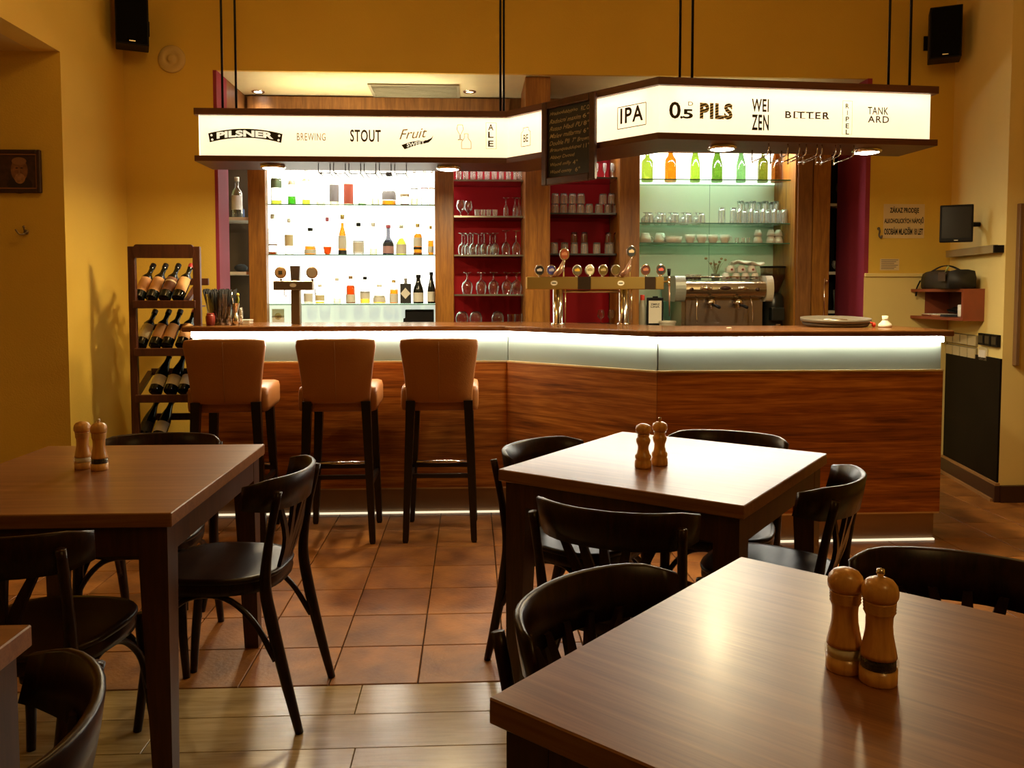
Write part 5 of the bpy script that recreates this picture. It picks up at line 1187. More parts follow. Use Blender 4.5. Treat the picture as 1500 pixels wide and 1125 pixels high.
for px in (1029, 1043, 1084, 1097, 1055, 1073):
    EM(MB().sphere((X(px, 5.94), 5.936, (zb + zt) / 2 - .004), .007, 10, 6)).build('button', CHROME, em)
ztop = Z(405.5, 6.1)
rl = MB().tube([(X(1006, 6.05), 6.05, ztop), (X(1118, 6.05), 6.05, ztop), (X(1118, 6.05), 6.34, ztop), (X(1006, 6.05), 6.34, ztop), (X(1006, 6.05), 6.05, ztop)], .005, 8)
EM(rl).build('cup_rail', CHROME, em)
EM(MB().box(X(1004, ys), X(1121, ys), 6.03, 6.38, Z(411, ys) - .004, Z(411, ys))).build('cup_tray', STEEL, em)
ZTR = Z(411, ys) + .004
for k, (px, dz, dy, lab_) in enumerate(((1064, 0, 0, 'bottom row, leftmost'), (1079, 0, 0, 'bottom row, second'), (1093, 0, 0, 'bottom row, third'), (1107, 0, 0, 'bottom row, right end'), (1071, .058, .01, 'upper row, leftmost'), (1087, .058, .01, 'upper row, second'), (1102, .058, .01, 'upper row, right end'))):
    c_ = cup(X(px, 6.12 + dy), 6.12 + dy, ZTR + dz, 'white patterned coffee cup piled on the espresso machine, ' + lab_, 'cups on the espresso machine', True, .92, 2.2, dz > 0)
    MB().lathe([(.0095, 0), (0, 0)], 12).xf(Matrix.Translation((.0, -.0335, .022)) @ Matrix.Rotation(PI / 2, 4, 'X')).xf(Matrix.Rotation(-2.2, 4, 'Z')).build('print_dot', mat('cup_print', (.30, .05, .04), .5), c_)
t = thing('folded_towel', 'crumpled white towel lying over the piled coffee cups', 'towel', (X(1094, 6.13), 6.13, ZTR + .116))
m_ = MB(); nn = 14
vs = [(-.12 + .24 * i / nn, -.06 + .12 * j / 6, .012 + .012 * math.sin(i * .9 + j) + .016 * math.exp(-((i - 4) / 3) ** 2)) for j in range(7) for i in range(nn + 1)]
m_.add(vs, [(j * (nn + 1) + i, j * (nn + 1) + i + 1, (j + 1) * (nn + 1) + i + 1, (j + 1) * (nn + 1) + i) for j in range(6) for i in range(nn)], True)
o = m_.build('towel_cloth', WHITE, t); sd = o.modifiers.new('thick', 'SOLIDIFY'); sd.thickness = .008
for k, px in enumerate((1007, 1013, 1019, 1025)):
    x = X(px, 6.10); t = thing('sugar_shaker' if k < 0 else 'espresso_glass', 'tiny reddish espresso glass on the machine, %s of four at left' % ORD[k], 'glass', (x, 6.10, ZTR), 0, 'espresso glasses on the machine')
    MB().lathe([(0, .003), (.013, .003), (.014, 0), (.016, .045)], 14).build('glass_body', TUMBLER, t); MB().lathe([(.0125, .006), (.0145, .030), (0, .030)], 12).build('liquid', BROWNL, t)
x = X(1049, 6.16); t = thing('potted_plant', 'small dry plant in a glass pot on the espresso machine', 'plant', (x, 6.16, ZTR))
MB().lathe([(0, 0), (.028, 0), (.034, .05)], 16).build('pot', mat('plant_pot', (.20, .22, .17), .3), t)
random.seed(5)
LEAFM = mat('dry_leaf', (.17, .17, .06), .7)
for k in range(11):
    a_ = 2 * PI * k / 11 + random.uniform(-.2, .2); l_ = random.uniform(.07, .125); sp = random.uniform(.2, .8)
    tip = Vector((math.cos(a_) * l_ * sp, math.sin(a_) * l_ * sp * .7, .045 + l_))
    b0 = Vector((math.cos(a_) * .008, math.sin(a_) * .008, .045)); midp = (b0 + tip) / 2 + Vector((0, 0, .015)); sd_ = Vector((-math.sin(a_), math.cos(a_), 0)) * .004
    MB().add([b0 - sd_ * .4, b0 + sd_ * .4, midp + sd_, midp - sd_, tip], [(0, 1, 2, 3), (3, 2, 4)]).build('leaf', LEAFM, t)
    if k % 2 == 0: MB().sphere(tip, .012, 8, 5, (1, 1, .8)).build('flower_head', mat('dry_flower', (.36, .26, .14), .8), t)
xg = X(1133, 6.22); gr = thing('coffee_grinder', 'black coffee grinder with a bean hopper right of the espresso machine', 'grinder', (xg, 6.22, BCZ))
MB().box(-.075, .075, -.14, .09, 0, .05, .006).build('base', BLACK, gr)
MB().lathe([(0, .05), (.07, .05), (.085, .09), (.080, .20), (.088, .30), (.082, .38), (.06, .41), (0, .41)], 20).build('body', mat('grinder_black', (.015, .017, .015), .3), gr)
MB().box(-.05, .05, -.13, -.06, .20, .30, .01).build('dosing_chamber', mat('grinder_black', (.015, .017, .015), .3), gr)
MB().tube([(-.02, -.13, .17), (.02, -.13, .17)], .008, 8).build('fork', CHROME, gr)
MB().lathe([(.045, .41), (.055, .44), (.088, .52), (.09, .60)], 20).build('hopper', clear('hopper_glass', (.62, .50, .42), .3, .1, .05), gr, 'smoky transparent hopper')
MB().lathe([(.043, .413), (.052, .44), (.083, .52), (.083, .55), (0, .55)], 18).build('coffee_beans', mat('beans', (.10, .045, .025), .6, bump=.8, bscale=120), gr, 'dark coffee beans')
MB().lathe([(0, .612), (.094, .612), (.094, .60), (0, .60)], 20).build('hopper_lid', BLACK, gr)
# bottle-neck tag, clipboard and white tub left of the machine
x = X(960.5, 6.05); t = thing('clipboard', 'dark clipboard holding a printed sheet left of the espresso machine', 'clipboard', (x, 6.05, BCZ))
MB().box(-.062, .062, -.006, .004, .16, .375, .003).build('board', BLACK, t); MB().box(-.048, .048, -.0075, -.0065, .185, .352).build('sheet', PAPER, t)
mb = MB(); letter(mb, 'ZMRZ', Vector((-.034, -.008, .318)), Vector((1, 0, 0)), V, .068, .014, Vector((0, -1, 0)), .0004, .02); mb.build('lettering', INKWALL, t); mb = MB(); letter(mb, 'LINA', Vector((-.032, -.008, .300)), Vector((1, 0, 0)), V, .064, .013, Vector((0, -1, 0)), .0004, .02)
mb.build('lettering', INKWALL, t); MB().box(-.02, .02, -.012, -.006, .352, .385, .002).build('clip', BLACK, t); MB().box(-.055, .055, -.03, .05, 0, .16, .004).build('stand', mat('stand_dark', (.05, .035, .03), .5), t)
x = X(942, 6.10); t = thing('syrup_bottle', 'pale bottle with a red cap behind the clipboard', 'bottle', (x, 6.10, BCZ))
MB().lathe([(0, 0), (.032, 0), (.034, .01), (.034, .30), (.020, .345), (.014, .36)], 16).build('glass_body', mat('pale_bottle', (.42, .40, .30), .3), t); MB().lathe([(.0165, .355), (.0165, .395), (0, .395)], 14).build('cap', REDPL, t)
x = X(979, 5.98); t = thing('plastic_tub', 'low cream tub at the foot of the espresso machine', 'tub', (x, 5.98, BCZ))
MB().lathe([(0, 0), (.050, 0), (.058, .20), (.060, .205)], 22).build('tub_body', mat('cream_tub', (.62, .58, .46), .4), t); MB().lathe([(.061, .19), (.064, .197), (.061, .204)], 22).build('rim', mat('cream_tub', (.62, .58, .46), .4), t)

# ------------------------------------------------------------------ things on the bar top
CZT = 1.1205
def bar_xy(px, y): return X(px, y, 470), y
x, y = bar_xy(322, 5.02); t = thing('straw_glass', 'clear beaker crammed with black straws at the left end of the bar', 'glass', (x, y, CZT))
MB().lathe([(0, .010), (.058, .010), (.061, 0), (.068, .06), (.084, .185)], 24).build('glass_body', GLASS, t)
random.seed(11)
for k in range(110):
    a_, r0 = random.uniform(0, 2 * PI), math.sqrt(random.random()); b0 = Vector((math.cos(a_) * .048 * r0, math.sin(a_) * .048 * r0, .014)); tp_ = Vector((math.cos(a_) * .100 * r0, math.sin(a_) * .085 * r0, .205 + random.uniform(-.014, .012)))
    MB().tube([b0, tp_], .0048, 6).build('straw', BLACK, t)
x, y = bar_xy(312, 4.96); t = thing('red_container', 'small dark red pot in front of the straw beaker', 'pot', (x - .004, y - .035, CZT))
MB().lathe([(0, 0), (.022, 0), (.027, .03), (.026, .055), (.02, .065), (0, .066)], 18).build('pot_body', mat('dark_red', (.25, .03, .02), .35), t); MB().lathe([(.0205, .064), (.022, .070), (.018, .073), (0, .073)], 16).build('lid', mat('dark_red', (.25, .03, .02), .35), t)
x, y = bar_xy(340, 4.99); t = thing('jigger_set', 'chrome ribbed bar measure with spring beside the straw beaker', 'bar tool', (x + .022, y, CZT))
MB().lathe([(.022, 0), (.024, .03), (.009, .07), (.009, .074), (.020, .115), (.022, .13)], 18, cap0=True).build('measure', CHROME, t)
m_ = MB()
m_.tube([Vector((.030 + .010 * math.cos(j * .7), .004 + .010 * math.sin(j * .7), .004 + j * .0011)) for j in range(90)], .0022, 5); m_.build('spring', CHROME, t)
MB().tube([(-.004, .004, .012), (-.026, .012, .20)], .004, 8).build('spoon_handle', CHROME, t)
x, y = bar_xy(346, 5.07); t = thing('garnish_leaf', 'yellow green plastic clip hanging at the straw beaker rim', 'clip', (x, y, CZT))
MB().tube(quad_path([(.0, 0, 0.0), (.004, 0, .11), (.012, -.004, .17), (.016, -.004, .145), (.006, -.004, .115)], 5), .006, 8).build('clip_body', mat('olive_green', (.34, .36, .06), .5), t); MB().sphere((.012, -.004, .18), .011, 10, 6).build('clip_tip', mat('olive_yellow', (.62, .48, .06), .5), t)
x, y = bar_xy(357, 5.12); t = thing('napkin_stack', 'small stack of white napkins at the left end of the bar', 'napkins', (x, y, CZT))
for k in range(4): MB().box(-.045 + .002 * (k % 2), .045 + .002 * (k % 2), -.045, .045, .0002 + k * .007, .0066 + k * .007, .001).build('napkin', PAPER, t)
x0, x1 = X(1175, 4.62), X(1274, 4.62); t = thing('serving_tray', 'round grey serving tray lying tilted on the right part of the bar', 'tray', ((x0 + x1) / 2, 4.60, CZT))
rr_ = (x1 - x0) / 2; rt_ = Matrix.Translation((0, 0, .030)) @ Matrix.Rotation(math.radians(3), 4, 'X')
GT = mat('tray_grey', (.13, .11, .08), .5)
MB().lathe([(0, .004), (rr_ * .92, .004), (rr_ * .97, .020), (rr_, .020), (rr_ * .985, 0), (rr_ * .9, -.003), (0, -.003)], 40, squash=.85).xf(rt_).build('tray_body', GT, t)
MB().lathe([(0, -.022), (rr_ * .90, -.022), (rr_ * .95, -.006), (rr_ * .9, -.0035), (0, -.0035)], 40, squash=.85).xf(rt_).build('lower_tray', GT, t)
MB().lathe([(0, .0055), (rr_ * .36, .005), (rr_ * .34, .012), (0, .016)], 28, squash=.7).xf(rt_).build('dish', STEEL, t, 'shallow metal dish on the tray')
x, y = bar_xy(1280, 4.50); t = thing('red_pourer', 'small red bottle pourer lying on the bar by the tray', 'pourer', (x, y, CZT))
MB().sphere((0, 0, .014), .014, 14, 8, (.8, .8, 1)).build('stopper', REDPL, t); MB().tube([(-.004, 0, .022), (-.022, 0, .028)], .005, 8).build('spout', REDPL, t)
x, y = bar_xy(1296.5, 4.50); t = thing('white_flask', 'small white conical flask with a cap on the right end of the bar', 'flask', (x, y, CZT))
MB().lathe([(0, 0), (.034, 0), (.037, .006), (.034, .018), (.013, .040), (.013, .046), (0, .046)], 22).build('flask_body', WHITE, t); MB().lathe([(.0155, .044), (.0165, .064), (0, .065)], 18).build('cap', PAPER, t)
x, y = bar_xy(1068, 4.40); t = thing('sugar_sachet', 'tiny white sachet on the bar in front of the espresso machine', 'sachet', (x, y, CZT)); MB().box(-.012, .012, -.008, .008, 0, .006, .002).build('packet', PAPER, t); MB().box(-.012, .012, -.0085, -.008, .001, .004).build('seam', PAPER, t)

# ------------------------------------------------------------------ wine rack on the left
YR = 5.22
rx0, rx1 = X(187, YR, 400), X(293, YR, 400)
rk = thing('wine_rack', 'dark red wooden wine rack with four tiers beside the bar', 'wine rack', ((rx0 + rx1) / 2, YR + .15, 0))
def RK(m_): return m_.xf(Matrix.Translation(-Vector(rk.location)))
zh1 = Z(358, YR, 240); zh0 = Z(378, YR, 240)
for x in (rx0, rx1 - .045):
    RK(MB().box(x, x + .045, YR, YR + .03, 0, zh1 - .012, .003)).build('post', RACKWOOD, rk)
    RK(MB().box(x + (.0 if x == rx0 else -.0), x + .045, YR + .03, YR + .27, 0, .03, .003)).build('foot', RACKWOOD, rk)
m_ = MB(); n_ = 10; hh = (zh1 - zh0) / 2; xa, xb = rx0 + .055, rx1 - .055
pts = [(xa + hh * (1 - math.cos(a_)) - hh * 0, zh0 + hh + hh * math.sin(a_)) for a_ in [PI / 2 - PI * j / n_ for j in range(0)]]
pill = [(xb + hh * .5 * math.sin(PI * j / n_), zh0 + hh + hh * math.cos(PI * j / n_)) for j in range(n_ + 1)] + [(xa - hh * .5 * math.sin(PI * j / n_), zh0 + hh - hh * math.cos(PI * j / n_)) for j in range(n_ + 1)]
RK(MB().strip([[Vector((a_, y_, b_)) for a_, b_ in pill] for y_ in (YR - .004, YR + .018)])).build('header', RACKWOOD, rk, 'rounded header board')
tiers = [441, 511, 579, 648]; WINE = []
for k, py in enumerate(tiers):
    z = Z(py, YR, 240)
    RK(MB().box(rx0 + .03, rx1 - .03, YR - .012, YR + .012, z - .045, z + .004, .003)).build('front_rail', RACKWOOD, rk)
    RK(MB().box(rx0 + .03, rx1 - .03, YR + .255, YR + .275, z + .10, z + .145, .003)).build('back_rail', RACKWOOD, rk)
    for x in (rx0 + .006, rx1 - .110): RK(MB().strip([[Vector((a_, YR + .01, z - .03 + b_)) for a_, b_ in ((x, 0), (x + .033, 0), (x + .033, .03), (x, .03))], [Vector((a_, YR + .265, z + .10 + b_)) for a_, b_ in ((x, 0), (x + .033, 0), (x + .033, .03), (x, .03))]])).build('side_rail', RACKWOOD, rk)
    RK(MB().box(rx0 + .05, rx1 - .05, YR + .015, YR + .25, z - .040, z - .030)).build('tier_board', RACKWOOD, rk)
WINEGL = mat('wine_bottle_glass', (0.006, 0.008, 0.005), 0.1)
for row, (pxs, labm, lab2) in enumerate((([(200, 'orange'), (219, 'orange'), (238.5, 'brown'), (258, 'orange')], 'top tier', ''), ([(203, 'cream'), (224, 'orange'), (241.5, 'orange'), (263, 'orange')], 'second tier', ''),
                                         ([(225, 'cream'), (247, 'cream'), (267, 'white')], 'third tier', ''), ([(206, 'black'), (229, 'white')], 'lowest tier', ''))):
    z = Z(tiers[row], YR, 240) + .012
    for k, (px, lb_) in enumerate(pxs):
        kind = 'std' if row < 2 else 'champ'
        cap = 'red' if (row, k) in ((0, 3), (1, 3)) else ('gold' if (row, k) == (2, 0) else 'black')
        x = X(px, YR + .03, tiers[row])
        desc = {'orange': 'orange', 'brown': 'brown', 'cream': 'cream', 'white': 'white', 'black': 'dark'}[lb_]
        t = bottle(x, YR + .055, z, 'wine bottle with %s label on the %s of the rack, %s' % (desc, labm, 'leftmost' if k == 0 else ('rightmost' if k == len(pxs) - 1 else ORD[k] + ' from left')), kind, .30 if kind == 'std' else .315, .037 if kind == 'std' else .041, WINEGL, None, .5, lb_, (.17, .54) if row < 2 else (.12, .36), cap, 'bottles in the wine rack', [('cream', (.42, .46))] if lb_ == 'brown' else None, 'wine_bottle')
        t.rotation_euler = (math.radians(-43), math.radians(6), 0)
# ------------------------------------------------------------------ loudspeakers and round cover on the back wall
def speaker(px, py0, py1, y, yaw, lab, w_=.20, d_=.17):
    zt_, zb_ = Z(py0, y, px), Z(py1, y, px); x = X(px, y, (py0 + py1) / 2); h_ = zt_ - zb_
    t = thing('loudspeaker', lab, 'speaker', (x, y, zb_), yaw, 'wall loudspeakers')
    MB().box(-w_ / 2, w_ / 2, -d_ / 2, d_ / 2, 0, h_, .004).build('cabinet', BLACK, t); MB().box(-w_ / 2 + .008, w_ / 2 - .008, -d_ / 2 - .008, -d_ / 2, .008, h_ - .008, .004).build('grille', mat('speaker_cloth', (.004, .0035, .003), .9, spec=.1), t)
    MB().box(-.018, .018, -d_ / 2 - .0095, -d_ / 2 - .008, .018, .024).build('badge', STEEL, t)
    m_ = MB(); m_.tube([(0, d_ / 2, h_ * .5), (0, YB - y - .01, h_ * .5)], .014, 10); m_.box(-.04, .04, YB - y - .012, YB - y - .0005, h_ * .5 - .05, h_ * .5 + .05); m_.xf(Matrix.Rotation(-yaw, 4, 'Z')); m_.build('wall_bracket', BLACK, t)
speaker(193, -12, 70, 5.66, math.radians(22), 'black loudspeaker high in the left corner, cut by the top of the frame'); speaker(1384, 14, 89, 5.66, math.radians(-26), 'black loudspeaker high on the back wall above the right end of the canopy', .20)
q = aty(252, 87, YB); t = thing('vent_cover', 'round cream vent cover on the wall right of the left loudspeaker', 'vent', (q.x, YB - .0005, q.z))
VC = mat('cream_plastic', (.62, .44, .16), .6)
rot = Matrix.Rotation(PI / 2, 4, 'X')
MB().lathe([(.092, 0), (.094, .006), (.086, .014), (.05, .017), (.044, .012), (.026, .012), (.022, .022), (0, .023)], 36).xf(rot).build('cover', VC, t); MB().lathe([(.020, .022), (.022, .026), (.018, .028), (0, .028)], 24).xf(rot).build('valve_cap', VC, t)
# picture and coat hook in the alcove
YA = YLC - .001
a_, b_ = aty(-40, 250, YA), aty(62, 250, YA); zt_, zb_ = aty(30, 220, YA).z, aty(30, 283, YA).z
wv_ = b_.x - a_.x; hv_ = zt_ - zb_
pc = thing('framed_picture', 'dark framed picture of a bearded man on the alcove wall, cut by the frame', 'picture', (a_.x, YA - .004, zb_), 0)
PF_ = wood('picture_frame', (.020, .006, .004), (.05, .016, .010), (5, 5, 5), .35, 3)
for nm, bx_ in (('side', (0, .022, 0, hv_)), ('side', (wv_ - .022, wv_, 0, hv_)), ('rail', (.022, wv_ - .022, 0, .022)), ('rail', (.022, wv_ - .022, hv_ - .022, hv_))): MB().box(bx_[0], bx_[1], -.022, .003, bx_[2], bx_[3], .004).build('frame_' + nm, PF_, pc)
GOLDP = mat('picture_gold', (.26, .11, .05), .5)
for bx_ in ((.022, .030, .022, hv_ - .022), (wv_ - .030, wv_ - .022, .022, hv_ - .022), (.030, wv_ - .030, .022, .030), (.030, wv_ - .030, hv_ - .030, hv_ - .022)): MB().box(bx_[0], bx_[1], -.014, .0, bx_[2], bx_[3]).build('gilt_strip', GOLDP, pc)
MB().box(.030, wv_ - .030, -.006, .002, .030, hv_ - .030).build('print', mat('picture_ground', (.045, .016, .010), .5, var=.5, vscale=25), pc)
def disc(cx, cz, rx_, rz_, m_, nm, off, n_=20): MB().add([(cx + rx_ * math.cos(2 * PI * j / n_), -.006 - off, cz + rz_ * math.sin(2 * PI * j / n_)) for j in range(n_)], [list(range(n_))]).build(nm, m_, pc)
fx, fz = wv_ - .125, hv_ * .53
disc(fx, fz - .085, .072, .05, mat('pic_coat', (.022, .010, .008), .6), 'painted_coat', .0004); disc(fx, fz, .048, .068, mat('pic_face', (.20, .085, .04), .6, var=.35, vscale=40), 'painted_face', .0008)
disc(fx, fz + .052, .042, .022, mat('pic_forehead', (.26, .12, .06), .6), 'painted_forehead', .001); disc(fx + .002, fz - .048, .030, .030, mat('pic_beard', (.30, .15, .08), .7, var=.3, vscale=60), 'painted_beard', .0012)
for dx in (-.014, .014): disc(fx + dx, fz + .012, .008, .004, mat('pic_coat', (.022, .010, .008), .6), 'painted_eye', .0014, 8)
disc(fx, fz - .006, .005, .016, mat('pic_nose', (.24, .11, .055), .6), 'painted_nose', .0014, 8)
MB().box(.035, .095, -.0065, -.006, .055, hv_ - .055).build('orange_panel', mat('pic_orange', (.36, .10, .025), .6), pc)
q = aty(39, 340, YA); t = thing('coat_hook', 'small metal coat hook on the alcove wall below the picture', 'hook', (q.x, YA - .001, q.z))
HKM = mat('hook_metal', (.20, .14, .07), .35, .7)
MB().lathe([(.014, 0), (.014, .006), (0, .007)], 14).xf(rot).build('plate', HKM, t); MB().tube(quad_path([(.0, -.006, 0), (0, -.03, -.012), (-.018, -.045, -.014), (-.036, -.05, .012)], 5), .005, 8).build('hook_arm', HKM, t)
MB().tube(quad_path([(.0, -.006, .004), (.0, -.022, .010), (.002, -.032, .026)], 5), .005, 8).sphere((.002, -.032, .028), .008, 10, 6).build('upper_peg', HKM, t)

# ------------------------------------------------------------------ right corner: signs, monitor, shelf, sockets
def sign(px0, px1, py0, py1, lab, y=YB - .0065):
    a_, b_ = aty(px0, (py0 + py1) / 2, y), aty(px1, (py0 + py1) / 2, y); zt_, zb_ = aty((px0 + px1) / 2, py0, y).z, aty((px0 + px1) / 2, py1, y).z
    t = thing('wall_sign', lab, 'sign', (a_.x, y, zb_)); return t, b_.x - a_.x, zt_ - zb_
t, wv_, hv_ = sign(1294, 1354, 299, 349, 'white paper sign with three lines of black capitals on the back wall', YB - .002)
MB().box(0, wv_, -.0015, 0, 0, hv_).build('sheet', mat('sheet_cream', (.68, .52, .27), .8), t)
for k, (tx, f0, f1) in enumerate((('ZÁKAZ PRODEJE', .15, .86), ('ALKOHOLICKÝCH NÁPOJŮ', .02, .98), ('OSOBÁM MLADŠÍM 18 LET', .02, .97))):
    mb = MB(); letter(mb, tx, Vector((wv_ * f0, -.0015, hv_ * (.70 - .30 * k))), Vector((1, 0, 0)), V, wv_ * (f1 - f0), hv_ * .23, Vector((0, -1, 0)), .0006, .035); mb.build('lettering', INKWALL, t)
t, wv_, hv_ = sign(1289, 1317, 379, 396, 'small white notice with tiny text on the back wall above the chair rail', YB - .002)
MB().box(0, wv_, -.0015, 0, 0, hv_).build('sheet', mat('sheet_cream', (.68, .52, .27), .8), t)
mb = MB()
for k in range(6): mb.add([(wv_ * .06, -.002, hv_ * (.86 - .15 * k)), (wv_ * (.94 - .1 * (k % 3)), -.002, hv_ * (.86 - .15 * k)), (wv_ * (.94 - .1 * (k % 3)), -.002, hv_ * (.92 - .15 * k)), (wv_ * .06, -.002, hv_ * (.92 - .15 * k))], [(0, 1, 2, 3)])
mb.build('printed_lines', mat('grey_ink', (.20, .15, .12), .8), t)['kind'] = 'stuff'
q = aty(1286.5, 341, YB); t = thing('key_hook', 'small dark hook on the back wall left of the paper sign', 'hook', (q.x, YB - .001, q.z))
MB().lathe([(.010, 0), (.010, .006), (0, .007)], 12).xf(rot).xf(Matrix.Translation((0, 0, .03))).build('plate', mat('dark_hook', (.10, .08, .06), .4, .5), t); MB().tube(quad_path([(0, -.006, .03), (.004, -.012, .01), (-.004, -.02, -.02), (.008, -.028, -.038), (.012, -.03, -.02)], 5), .006, 8).build('hook_arm', mat('dark_hook', (.10, .08, .06), .4, .5), t)
# monitor on an arm from the right wall
yq = 5.30; q = aty(1401, 328, yq); zt_, zb_ = aty(1401, 300, yq).z, aty(1401, 355, yq).z
mo = thing('monitor', 'small black screen on a wall arm in the right corner', 'monitor', (q.x, yq, zb_), math.radians(-32))
hv_ = zt_ - zb_; wv_ = .195
MB().box(-wv_ / 2, wv_ / 2, -.012, .018, 0, hv_, .008).build('casing', BLACK, mo); MB().box(-wv_ / 2 + .014, wv_ / 2 - .014, -.0130, -.012, .028, hv_ - .014).build('screen', mat('screen_dark', (.020, .016, .010), .25), mo)
MB().box(-.06, .06, .018, .045, .04, hv_ - .05, .01).build('back_cover', BLACK, mo); MB().box(-.012, .012, -.0128, -.012, .010, .016).build('badge', STEEL, mo)
wt = (RWL * (YB - 5.36) / (YB - RW1.y)); wp = rw(wt, 0, .004); loc = Vector(mo.location); 
m_ = MB().tube([Vector((0, 0, 0)) + Matrix.Rotation(math.radians(-32), 3, 'Z') @ Vector((0, .045, hv_ * .5)), Vector((wp.x - loc.x - .07, wp.y - loc.y, hv_ * .5)), Vector((wp.x - loc.x, wp.y - loc.y, hv_ * .5))], .016, 10).xf(Matrix.Rotation(math.radians(32), 4, 'Z')); m_.build('wall_arm', BLACK, mo)
# strip shelf (paper rail)
def rwt(px):                                            # distance along the right wall for a pixel column at eye height
    r_ = ray(px, 427); n_ = Vector((RWD.y, -RWD.x, 0)); k_ = (RW0 - EYE).dot(n_) / r_.dot(n_); return (EYE + r_ * k_ - RW0).dot(RWD)
def rwz(px, py):
    r_ = ray(px, py); n_ = Vector((RWD.y, -RWD.x, 0)); k_ = (RW0 - EYE).dot(n_) / r_.dot(n_); return (EYE + r_ * k_).z
t0, t1 = rwt(1396) , RWL - .02; z = rwz(1440, 366)
t = thing('ticket_rail', 'long grey metal ticket rail with a black end on the right wall', 'rail', tuple(rw((t0 + t1) / 2, z)))
rwbox(MB(), t0, t1 - .02, z - .03, z + .012, .0005, .055).build('rail_body', mat('rail_grey', (.42, .34, .18), .4, .4), t, world=True); rwbox(MB(), t1 - .02, t1, z - .032, z + .014, .0005, .057).build('end_cap', BLACK, t, world=True)
rwbox(MB(), t0, t1 - .02, z + .012, z + .018, .03, .057).build('rail_lip', mat('rail_grey', (.42, .34, .18), .4, .4), t, world=True)
# open cubby
zt_, zb_ = Z(423, 5.3, 1420), Z(470.5, 5.25, 1420)
c0, c1, DP = .02, .62, .29
cbx = thing('wall_cubby', 'open reddish wooden wall cubby in the right corner holding papers and a mug', 'wall shelf', tuple(rw((c0 + c1) / 2, zb_)))
def rwo(t, o): return .001 + o * (1.0 - .55 * (t - c0) / (c1 - c0))
def RWB(t0, t1, z0, z1, o0, o1, nm, m_, lab=None):
    ps = [rw(t, 0, rwo(t, o)) for t, o in ((t0, o0), (t1, o0), (t1, o1), (t0, o1))]
    return MB().prism([(p.x, p.y) for p in ps], z0, z1).build(nm, m_, cbx, lab, world=True)
RWB(c0, c1, zt_ - .02, zt_, .001, DP, 'top_panel', CABWOOD); RWB(c0, c1, zb_, zb_ + .02, .001, DP, 'bottom_panel', CABWOOD)
RWB(c0, c0 + .02, zb_ + .02, zt_ - .02, .001, DP, 'side_panel', CABWOOD); RWB(c1 - .02, c1, zb_ + .02, zt_ - .02, .001, DP, 'side_panel', CABWOOD); RWB(c0 + .02, c1 - .02, zb_ + .02, zt_ - .02, .001, .012, 'back_panel', mat('cubby_dark', (.08, .02, .010), .6))
zf = zb_ + .0205
p_ = rw(.50, zf, .085); t = thing('white_mug', 'white mug standing inside the wall cubby', 'mug', tuple(p_), .8)
MB().lathe([(0, .006), (.028, .006), (.031, 0), (.034, .010), (.035, .085), (.031, .085), (.029, .014), (0, .012)], 22).build('mug_body', CERAMIC, t); MB().tube(quad_path([(.034, 0, .070), (.056, 0, .066), (.058, 0, .036), (.034, 0, .022)], 5), .006, 8).build('handle', CERAMIC, t)
p_ = rw(.62, zf, .235); t = thing('dark_scrap', 'small dark folded cloth beside the mug in the cubby', 'cloth', tuple(rw(.56, zf, .09)))
MB().sphere((0, 0, .012), .020, 10, 6, (1.0, 1.0, .55)).build('cloth_body', mat('dark_cloth', (0.03, 0.03, 0.035), 0.9), t)
for k, (tt, oo, w_, m_, lab_) in enumerate(((.13, .13, .08, CABWOOD, 'brown folder lying flat at the far end of the cubby'), (.28, .12, .065, mat('folder_tan', (.45, .20, .08), .6), 'tan folder lying flat in the middle of the cubby'), (.39, .11, .04, mat('dark_cloth', (.03, .03, .035), .9), 'dark notebook lying beside the mug in the cubby'))):
    t = thing('folder' if k < 2 else 'notebook', lab_, 'folder' if k < 2 else 'notebook', tuple(rw(tt, zf, oo))); a_ = math.atan2(RWD.y, RWD.x)
    MB().box(-w_, w_, -.07, .07, 0, .010, .002).xf(Matrix.Rotation(a_, 4, 'Z')).build('cover', m_, t); MB().box(-w_ + .006, w_ - .006, -.0685, .0685, .0102, .016).xf(Matrix.Rotation(a_, 4, 'Z')).build('papers', PAPER if k != 2 else m_, t)
t = thing('cable_heap', 'tangle of black cables in the back of the cubby', 'cables', tuple(rw(.30, zf + .018, .035)))
random.seed(3); m_ = MB().tube(quad_path([Vector((random.uniform(-.02, .02), random.uniform(-.12, .12), random.uniform(.006, .05))) for _ in range(14)], 5), .005, 6); m_.build('cable', BLACK, t)
# black bag with papers on the cubby
zt2 = zt_ + .0008
bg = thing('black_bag', 'black document bag with a strap lying on top of the wall cubby', 'bag', tuple(rw(.33, zt2, .13)), math.atan2(RWD.y, RWD.x))
secs = []
for k in range(9):
    f = k / 8; hx = .28 * (1 - .06 * abs(2 * f - 1) ** 3); x_ = -.26 + .52 * f; hz = .115 + .018 * math.sin(f * 7)
    secs.append([Vector((x_, a_ * .085, b_)) for a_, b_ in ((-1, .008), (-.9, 0), (.9, 0), (1, .008), (1.03, hz * .55), (.9, hz * .92), (.4, hz), (-.4, hz), (-.9, hz * .92), (-1.03, hz * .55))])
o = MB().strip(secs, smooth=True).build('bag_body', mat('bag_nylon', (.016, .014, .012), .6, var=.4, vscale=14), bg)
MB().strip([[Vector((x_, y_ , .118 + .035 * math.sin(PI * k / 10) )) for x_, y_ in ((-.02 + .022 * k, -.10 + .01 * k), (.02 + .022 * k, -.10 + .01 * k))] + [Vector((x_, y_, .124 + .035 * math.sin(PI * k / 10))) for x_, y_ in ((.02 + .022 * k, -.10 + .01 * k), (-.02 + .022 * k, -.10 + .01 * k))] for k in range(11)]).build('strap', BLACK, bg)
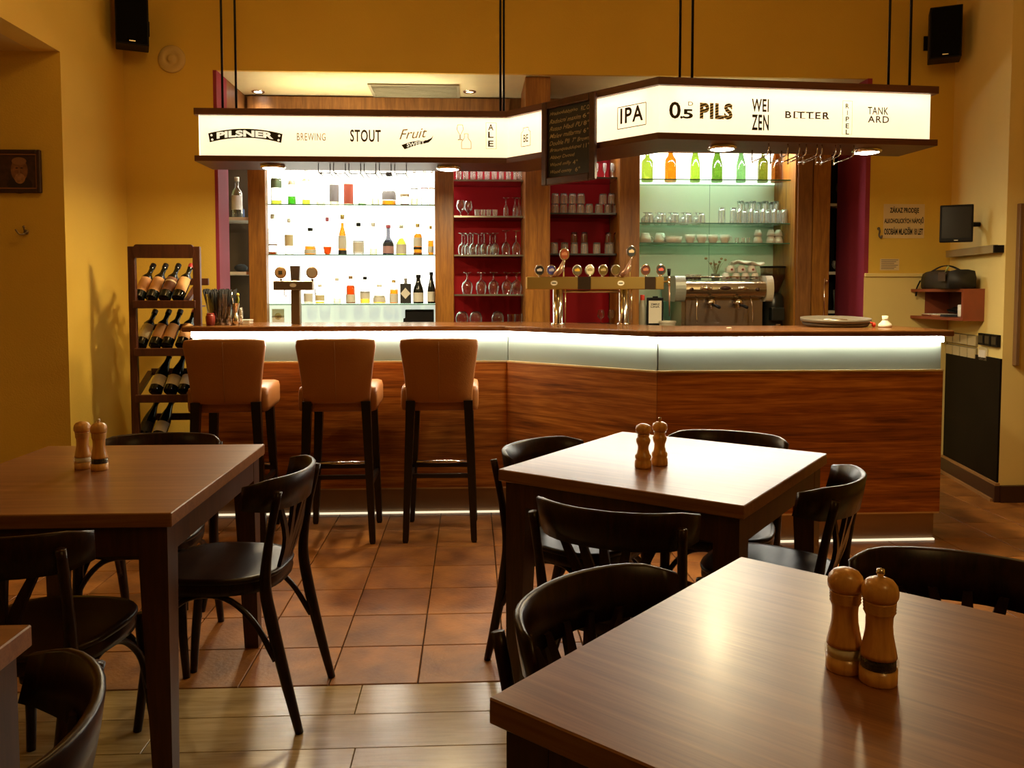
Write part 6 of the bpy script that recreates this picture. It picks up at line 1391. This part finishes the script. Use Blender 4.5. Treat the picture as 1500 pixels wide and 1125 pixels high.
MB().box(.14, .26, -.11, -.106, .05, .11).build('pocket', mat('bag_brown', (.06, .035, .02), .6), bg)
MB().tube([(.20, -.09, .10), (.29, -.10, .145)], .006, 8).build('pen', mat('pen_green', (.34, .38, .12), .4), bg)
MB().tube(quad_path([(-.22, -.104, .06), (-.23, -.125, .0), (-.225, -.13, -.05), (-.22, -.128, -.02)], 5), .006, 6).build('strap_end', BLACK, bg)
# sockets under the cubby
SOCK = mat('socket_ivory', (.55, .46, .26), .5); 
rows_ = [(1391, 1435, 497, 4, 'ivory socket strip on the right wall under the cubby, upper row'), (1391, 1435, 515, 4, 'ivory socket strip on the right wall under the cubby, lower row')]
for px0, px1, py, n_, lab_ in rows_:
    ta, tb = max(.012, rwt(px0)), rwt(px1); z = rwz((px0 + px1) / 2, py)
    t = thing('socket_strip', lab_, 'socket', tuple(rw((ta + tb) / 2, z)), 0, 'ivory socket strips')
    rwbox(MB(), ta, tb, z - .038, z + .038, .0005, .010).build('plate', mat('socket_plate', (.22, .17, .09), .5), t, world=True)
    for k in range(n_):
        a_ = ta + (tb - ta) * (k + .07) / n_; b_ = ta + (tb - ta) * (k + .93) / n_
        s_ = rwbox(MB(), a_, b_, z - .032, z + .032, .010, .018).build('socket', SOCK, t, world=True)
        rwbox(MB(), (a_ * 2 + b_) / 3, (a_ + b_ * 2) / 3, z - .010, z + .010, .018, .0195).build('socket_face', mat('socket_dark', (.10, .075, .04), .5), s_, world=False) if False else None
ta, tb = rwt(1439.5), rwt(1469); z = rwz(1455, 498)
t = thing('switch_row', 'row of three black switches on the right wall', 'switch', tuple(rw((ta + tb) / 2, z)))
for k in range(3):
    a_, b_ = ta + (tb - ta) * (k + .05) / 3, ta + (tb - ta) * (k + .95) / 3
    rwbox(MB(), a_, b_, z - .040, z + .036, .0005, .022).build('switch_box', BLACK, t, world=True); rwbox(MB(), a_ + .012, b_ - .012, z - .026, z + .022, .022, .026).build('rocker', mat('rocker_black', (.02, .017, .014), .3), t, world=True)
ta, tb = rwt(1439), rwt(1451); z = rwz(1445, 516)
t = thing('white_switch', 'single white switch below the black switches', 'switch', tuple(rw((ta + tb) / 2, z)))
rwbox(MB(), ta, tb, z - .055, z + .030, .0005, .012).build('plate', SOCK, t, world=True); rwbox(MB(), ta + .012, tb - .012, z - .035, z + .012, .012, .018).build('rocker', WHITE, t, world=True)
